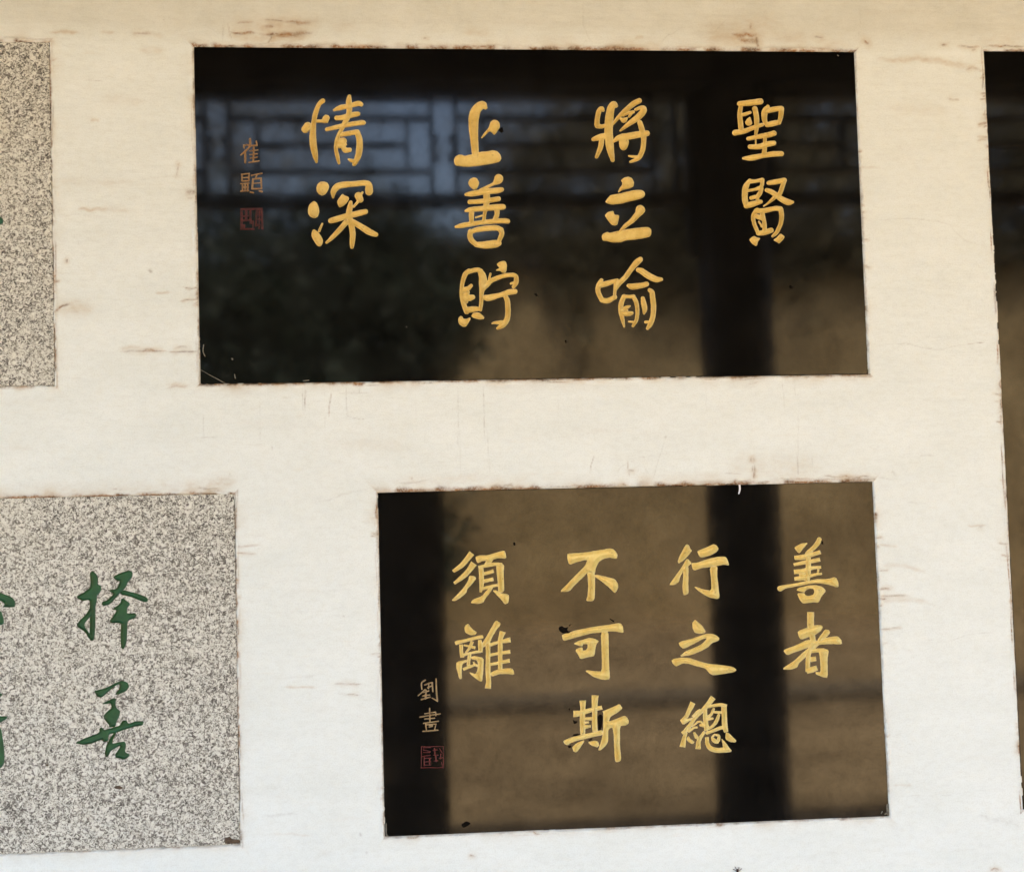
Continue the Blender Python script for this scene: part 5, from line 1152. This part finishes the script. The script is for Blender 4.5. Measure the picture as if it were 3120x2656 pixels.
def lattice(x0, x1, label):
    root = empty('hanging_lattice', ((x0 + x1) / 2, YC, 2.70)); tag(root, label, 'lattice', 'lattice friezes under the eave beam')
    y0, y1 = YC - 0.022, YC + 0.022; t = 0.009
    def hb(a, b, z, w=t): box('lattice_bar', a, b, y0, y1, z - w, z + w, M['wood'], root)
    def vb(x, a, b, w=t): box('lattice_bar', x - w, x + w, y0 + .003, y1 - .003, a, b, M['wood'], root)
    hb(x0, x1, 2.735, 0.027); hb(x0, x1, 3.165, 0.012)
    # repeating unit: a narrow strip, then a wide panel of nested rectangles (measured period 0.891 m)
    s = -0.961
    k0 = int(math.floor((x0 - s) / 0.891)) - 1
    for k in range(k0, k0 + 12):
        a = s + k * 0.891; b = a + 0.794
        for x in (a, b):
            if x0 + .02 < x < x1 - .02: vb(x, 2.762, 3.153, 0.0095)
        A, B = max(a, x0), min(b, x1)
        if B - A < 0.12: continue
        hb(A, B, 3.069); hb(A, B, 2.854)
        for x in (a + 0.107, b - 0.098):
            if A + .02 < x < B - .02: vb(x, 2.863, 3.060)
        c, d = max(a + 0.107, A), min(b - 0.098, B)
        if d > c: hb(c, d, 2.961)
        # little stepped brackets in the narrow strips
        for zz, ww in ((2.985, 0.030), (2.945, 0.018), (2.91, 0.034)):
            if x0 < a - 0.02 < x1 and x0 < a - ww: hb(a - ww, a - .0095, zz, 0.012)
            if x0 < b + ww < x1: hb(b + .0095, b + ww, zz, 0.012)
    for x in (x0 + 0.02, x1 - 0.02): vb(x, 2.50, 3.153, 0.02)
    return root
lattice(-2.47, 0.90, 'timber lattice frieze mirrored against the sky in the upper black plaque')
lattice(1.195, 4.56, 'timber lattice frieze mirrored dimly at the right of the upper black plaque')

rf = mesh_obj('gallery_roof', [(-9, -2.58, 3.465), (9, -2.58, 3.465), (9, -1.1, 4.05), (-9, -1.1, 4.05), (9, 0.6, 3.72), (-9, 0.6, 3.72),
                              (-9, -2.58, 3.54), (9, -2.58, 3.54), (9, -1.1, 4.18), (-9, -1.1, 4.18), (9, 0.6, 3.86), (-9, 0.6, 3.86)],
              [(0, 3, 2, 1), (3, 5, 4, 2), (6, 7, 8, 9), (9, 8, 10, 11), (0, 1, 7, 6), (5, 11, 10, 4), (0, 6, 9, 3), (3, 9, 11, 5), (1, 2, 8, 7), (2, 4, 10, 8)], M['ceil'])
tag(rf, 'brown boarded roof over the gallery in front of the wall', 'roof')
# garden wall across the path
def garden_wall():
    x0, x1, y0, y1, zt = -0.13, 26.0, -12.5, -12.95, 4.55
    root = empty('garden_wall', (12, (y0 + y1) / 2, -0.15)); tag(root, 'high grey-brown garden wall mirrored in the black plaques', 'wall')
    box('wall', x0, x1, y1, y0, -0.149, zt, M['render'], root)
    yc = (y0 + y1) / 2
    v = [(x0 - .06, y0 + .16, zt + .002), (x1, y0 + .16, zt + .002), (x1, yc, zt + .26), (x0 - .06, yc, zt + .26), (x0 - .06, y1 - .16, zt + .002), (x1, y1 - .16, zt + .002)]
    mesh_obj('tile_coping', v, [(0, 1, 2, 3), (4, 3, 2, 5), (0, 3, 4), (1, 5, 2), (0, 4, 5, 1)], M['tile'], root)
garden_wall()

def tree(x, y, label, h, rad, seed, zlow, clumps=70, mat='leaf', spread=0.26, flat=1.0):
    root = empty('broadleaf_tree' if mat == 'leafb' else 'evergreen_tree' if h > 3 else 'evergreen_bush', (x, y, -0.15)); tag(root, label, 'tree' if h > 3 else 'bush', None)
    n = 10; v = []; f = []
    for k in range(6):
        z = -0.15 + k * h * 0.16; rr = 0.16 * (1 - k * 0.13)
        for i in range(n): v.append((x + rr * math.cos(2 * math.pi * i / n) + 0.03 * math.sin(k * 1.7 + seed), y + rr * math.sin(2 * math.pi * i / n), z))
    for k in range(5):
        for i in range(n): f.append((k * n + i, k * n + (i + 1) % n, k * n + n + (i + 1) % n, k * n + n + i))
    mesh_obj('trunk', v, f, M['bark'], root, True)
    rg = np.random.default_rng(seed)
    c = rg.normal(0, 1, (clumps, 3)); c /= np.linalg.norm(c, axis=1)[:, None]; c *= rg.random((clumps, 1)) ** 0.4
    c = c * np.array([rad, rad * flat, (h - zlow) / 2]) + np.array([x, y, (h + zlow) / 2])
    per = 150; p = np.repeat(c, per, 0) + rg.normal(0, spread, (clumps * per, 3)) * np.array([1, flat ** 0.5, 0.8])
    a = rg.normal(0, 1, p.shape); a /= np.linalg.norm(a, axis=1)[:, None]; b = np.cross(a, rg.normal(0, 1, p.shape)); b /= np.linalg.norm(b, axis=1)[:, None]
    s = rg.uniform(0.05, 0.10, (len(p), 1)); Q = np.stack([p - a * s, p + b * s * .45, p + a * s, p - b * s * .45], 1).reshape(-1, 3)
    cr = tri_mesh('crown', Q, np.arange(len(Q)).reshape(-1, 4), M[mat], root)
tree(-2.3, -10.2, 'dense dark evergreen tree mirrored at the lower left of the upper plaque', 5.0, 1.5, 3, 0.4, 110)
tree(-4.6, -11.0, 'dark evergreen tree farther left in the garden', 5.1, 1.6, 4, 0.4, 100)
tree(-0.9, -9.4, 'smaller dark evergreen tree mirrored beside the broad post', 4.75, 0.95, 6, 0.3, 100)
tree(-7.5, -12.0, 'large evergreen tree at the far left of the garden', 5.2, 2.0, 5, 0.5)

tree(-1.15, -6.3, 'low dense evergreen bush mirrored at the left of the lower plaque', 2.3, 0.62, 8, -0.1)
tree(-2.5, -6.8, 'low evergreen bush farther left in the garden', 2.2, 0.7, 9, -0.1)

tree(4.2, -15.2, 'tall broadleaf tree behind the garden wall, mirrored darkly through the lattice', 9.6, 3.6, 12, 3.2, 260, 'leafb', 0.38)
tree(11.0, -15.6, 'tall broadleaf tree farther right behind the garden wall', 9.6, 3.6, 13, 3.2, 240, 'leafb', 0.38)
tree(-3.4, -17.5, 'thin leafed tree mirrored against the sky behind the lattice', 10.0, 2.9, 14, 5.2, 24, 'leafb', 0.62)

def creeper():
    root = empty('wall_creeper', (5.0, -12.44, 4.5)); tag(root, 'leafy creeper hanging over the top of the garden wall', 'creeper')
    rg = np.random.default_rng(21); n = 11000
    x = rg.uniform(-0.1, 10.5, n); drop = rg.exponential(0.21, n) * (0.35 + 1.5 * vnoise(x * 1.7, x * 0, 77)); z = 4.95 - drop
    k = z > 2.9; x, z = x[k], z[k]; p = np.stack([x, -12.42 + rg.uniform(-0.03, 0.14, len(x)), z], 1)
    a = rg.normal(0, 1, p.shape); a /= np.linalg.norm(a, axis=1)[:, None]; b = np.cross(a, rg.normal(0, 1, p.shape)); b /= np.linalg.norm(b, axis=1)[:, None]
    q = rg.uniform(0.04, 0.085, (len(p), 1)); Q = np.stack([p - a * q, p + b * q * .6, p + a * q, p - b * q * .6], 1).reshape(-1, 3)
    tri_mesh('foliage', Q, np.arange(len(Q)).reshape(-1, 4), M['leafb'], root)
    for i in range(9):
        sx = 0.3 + i * 1.15; v = []; f = []
        for j in range(8):
            zz = 4.8 - j * 0.16; xx = sx + 0.1 * math.sin(j * 1.1 + i)
            for c in range(5): v.append((xx + 0.012 * math.cos(c * 1.2566), -12.475 + 0.012 * math.sin(c * 1.2566), zz))
        for j in range(7):
            for c in range(5): f.append((j * 5 + c, j * 5 + (c + 1) % 5, j * 5 + 5 + (c + 1) % 5, j * 5 + 5 + c))
        mesh_obj('stem', v, f, M['bark'], root)
creeper()
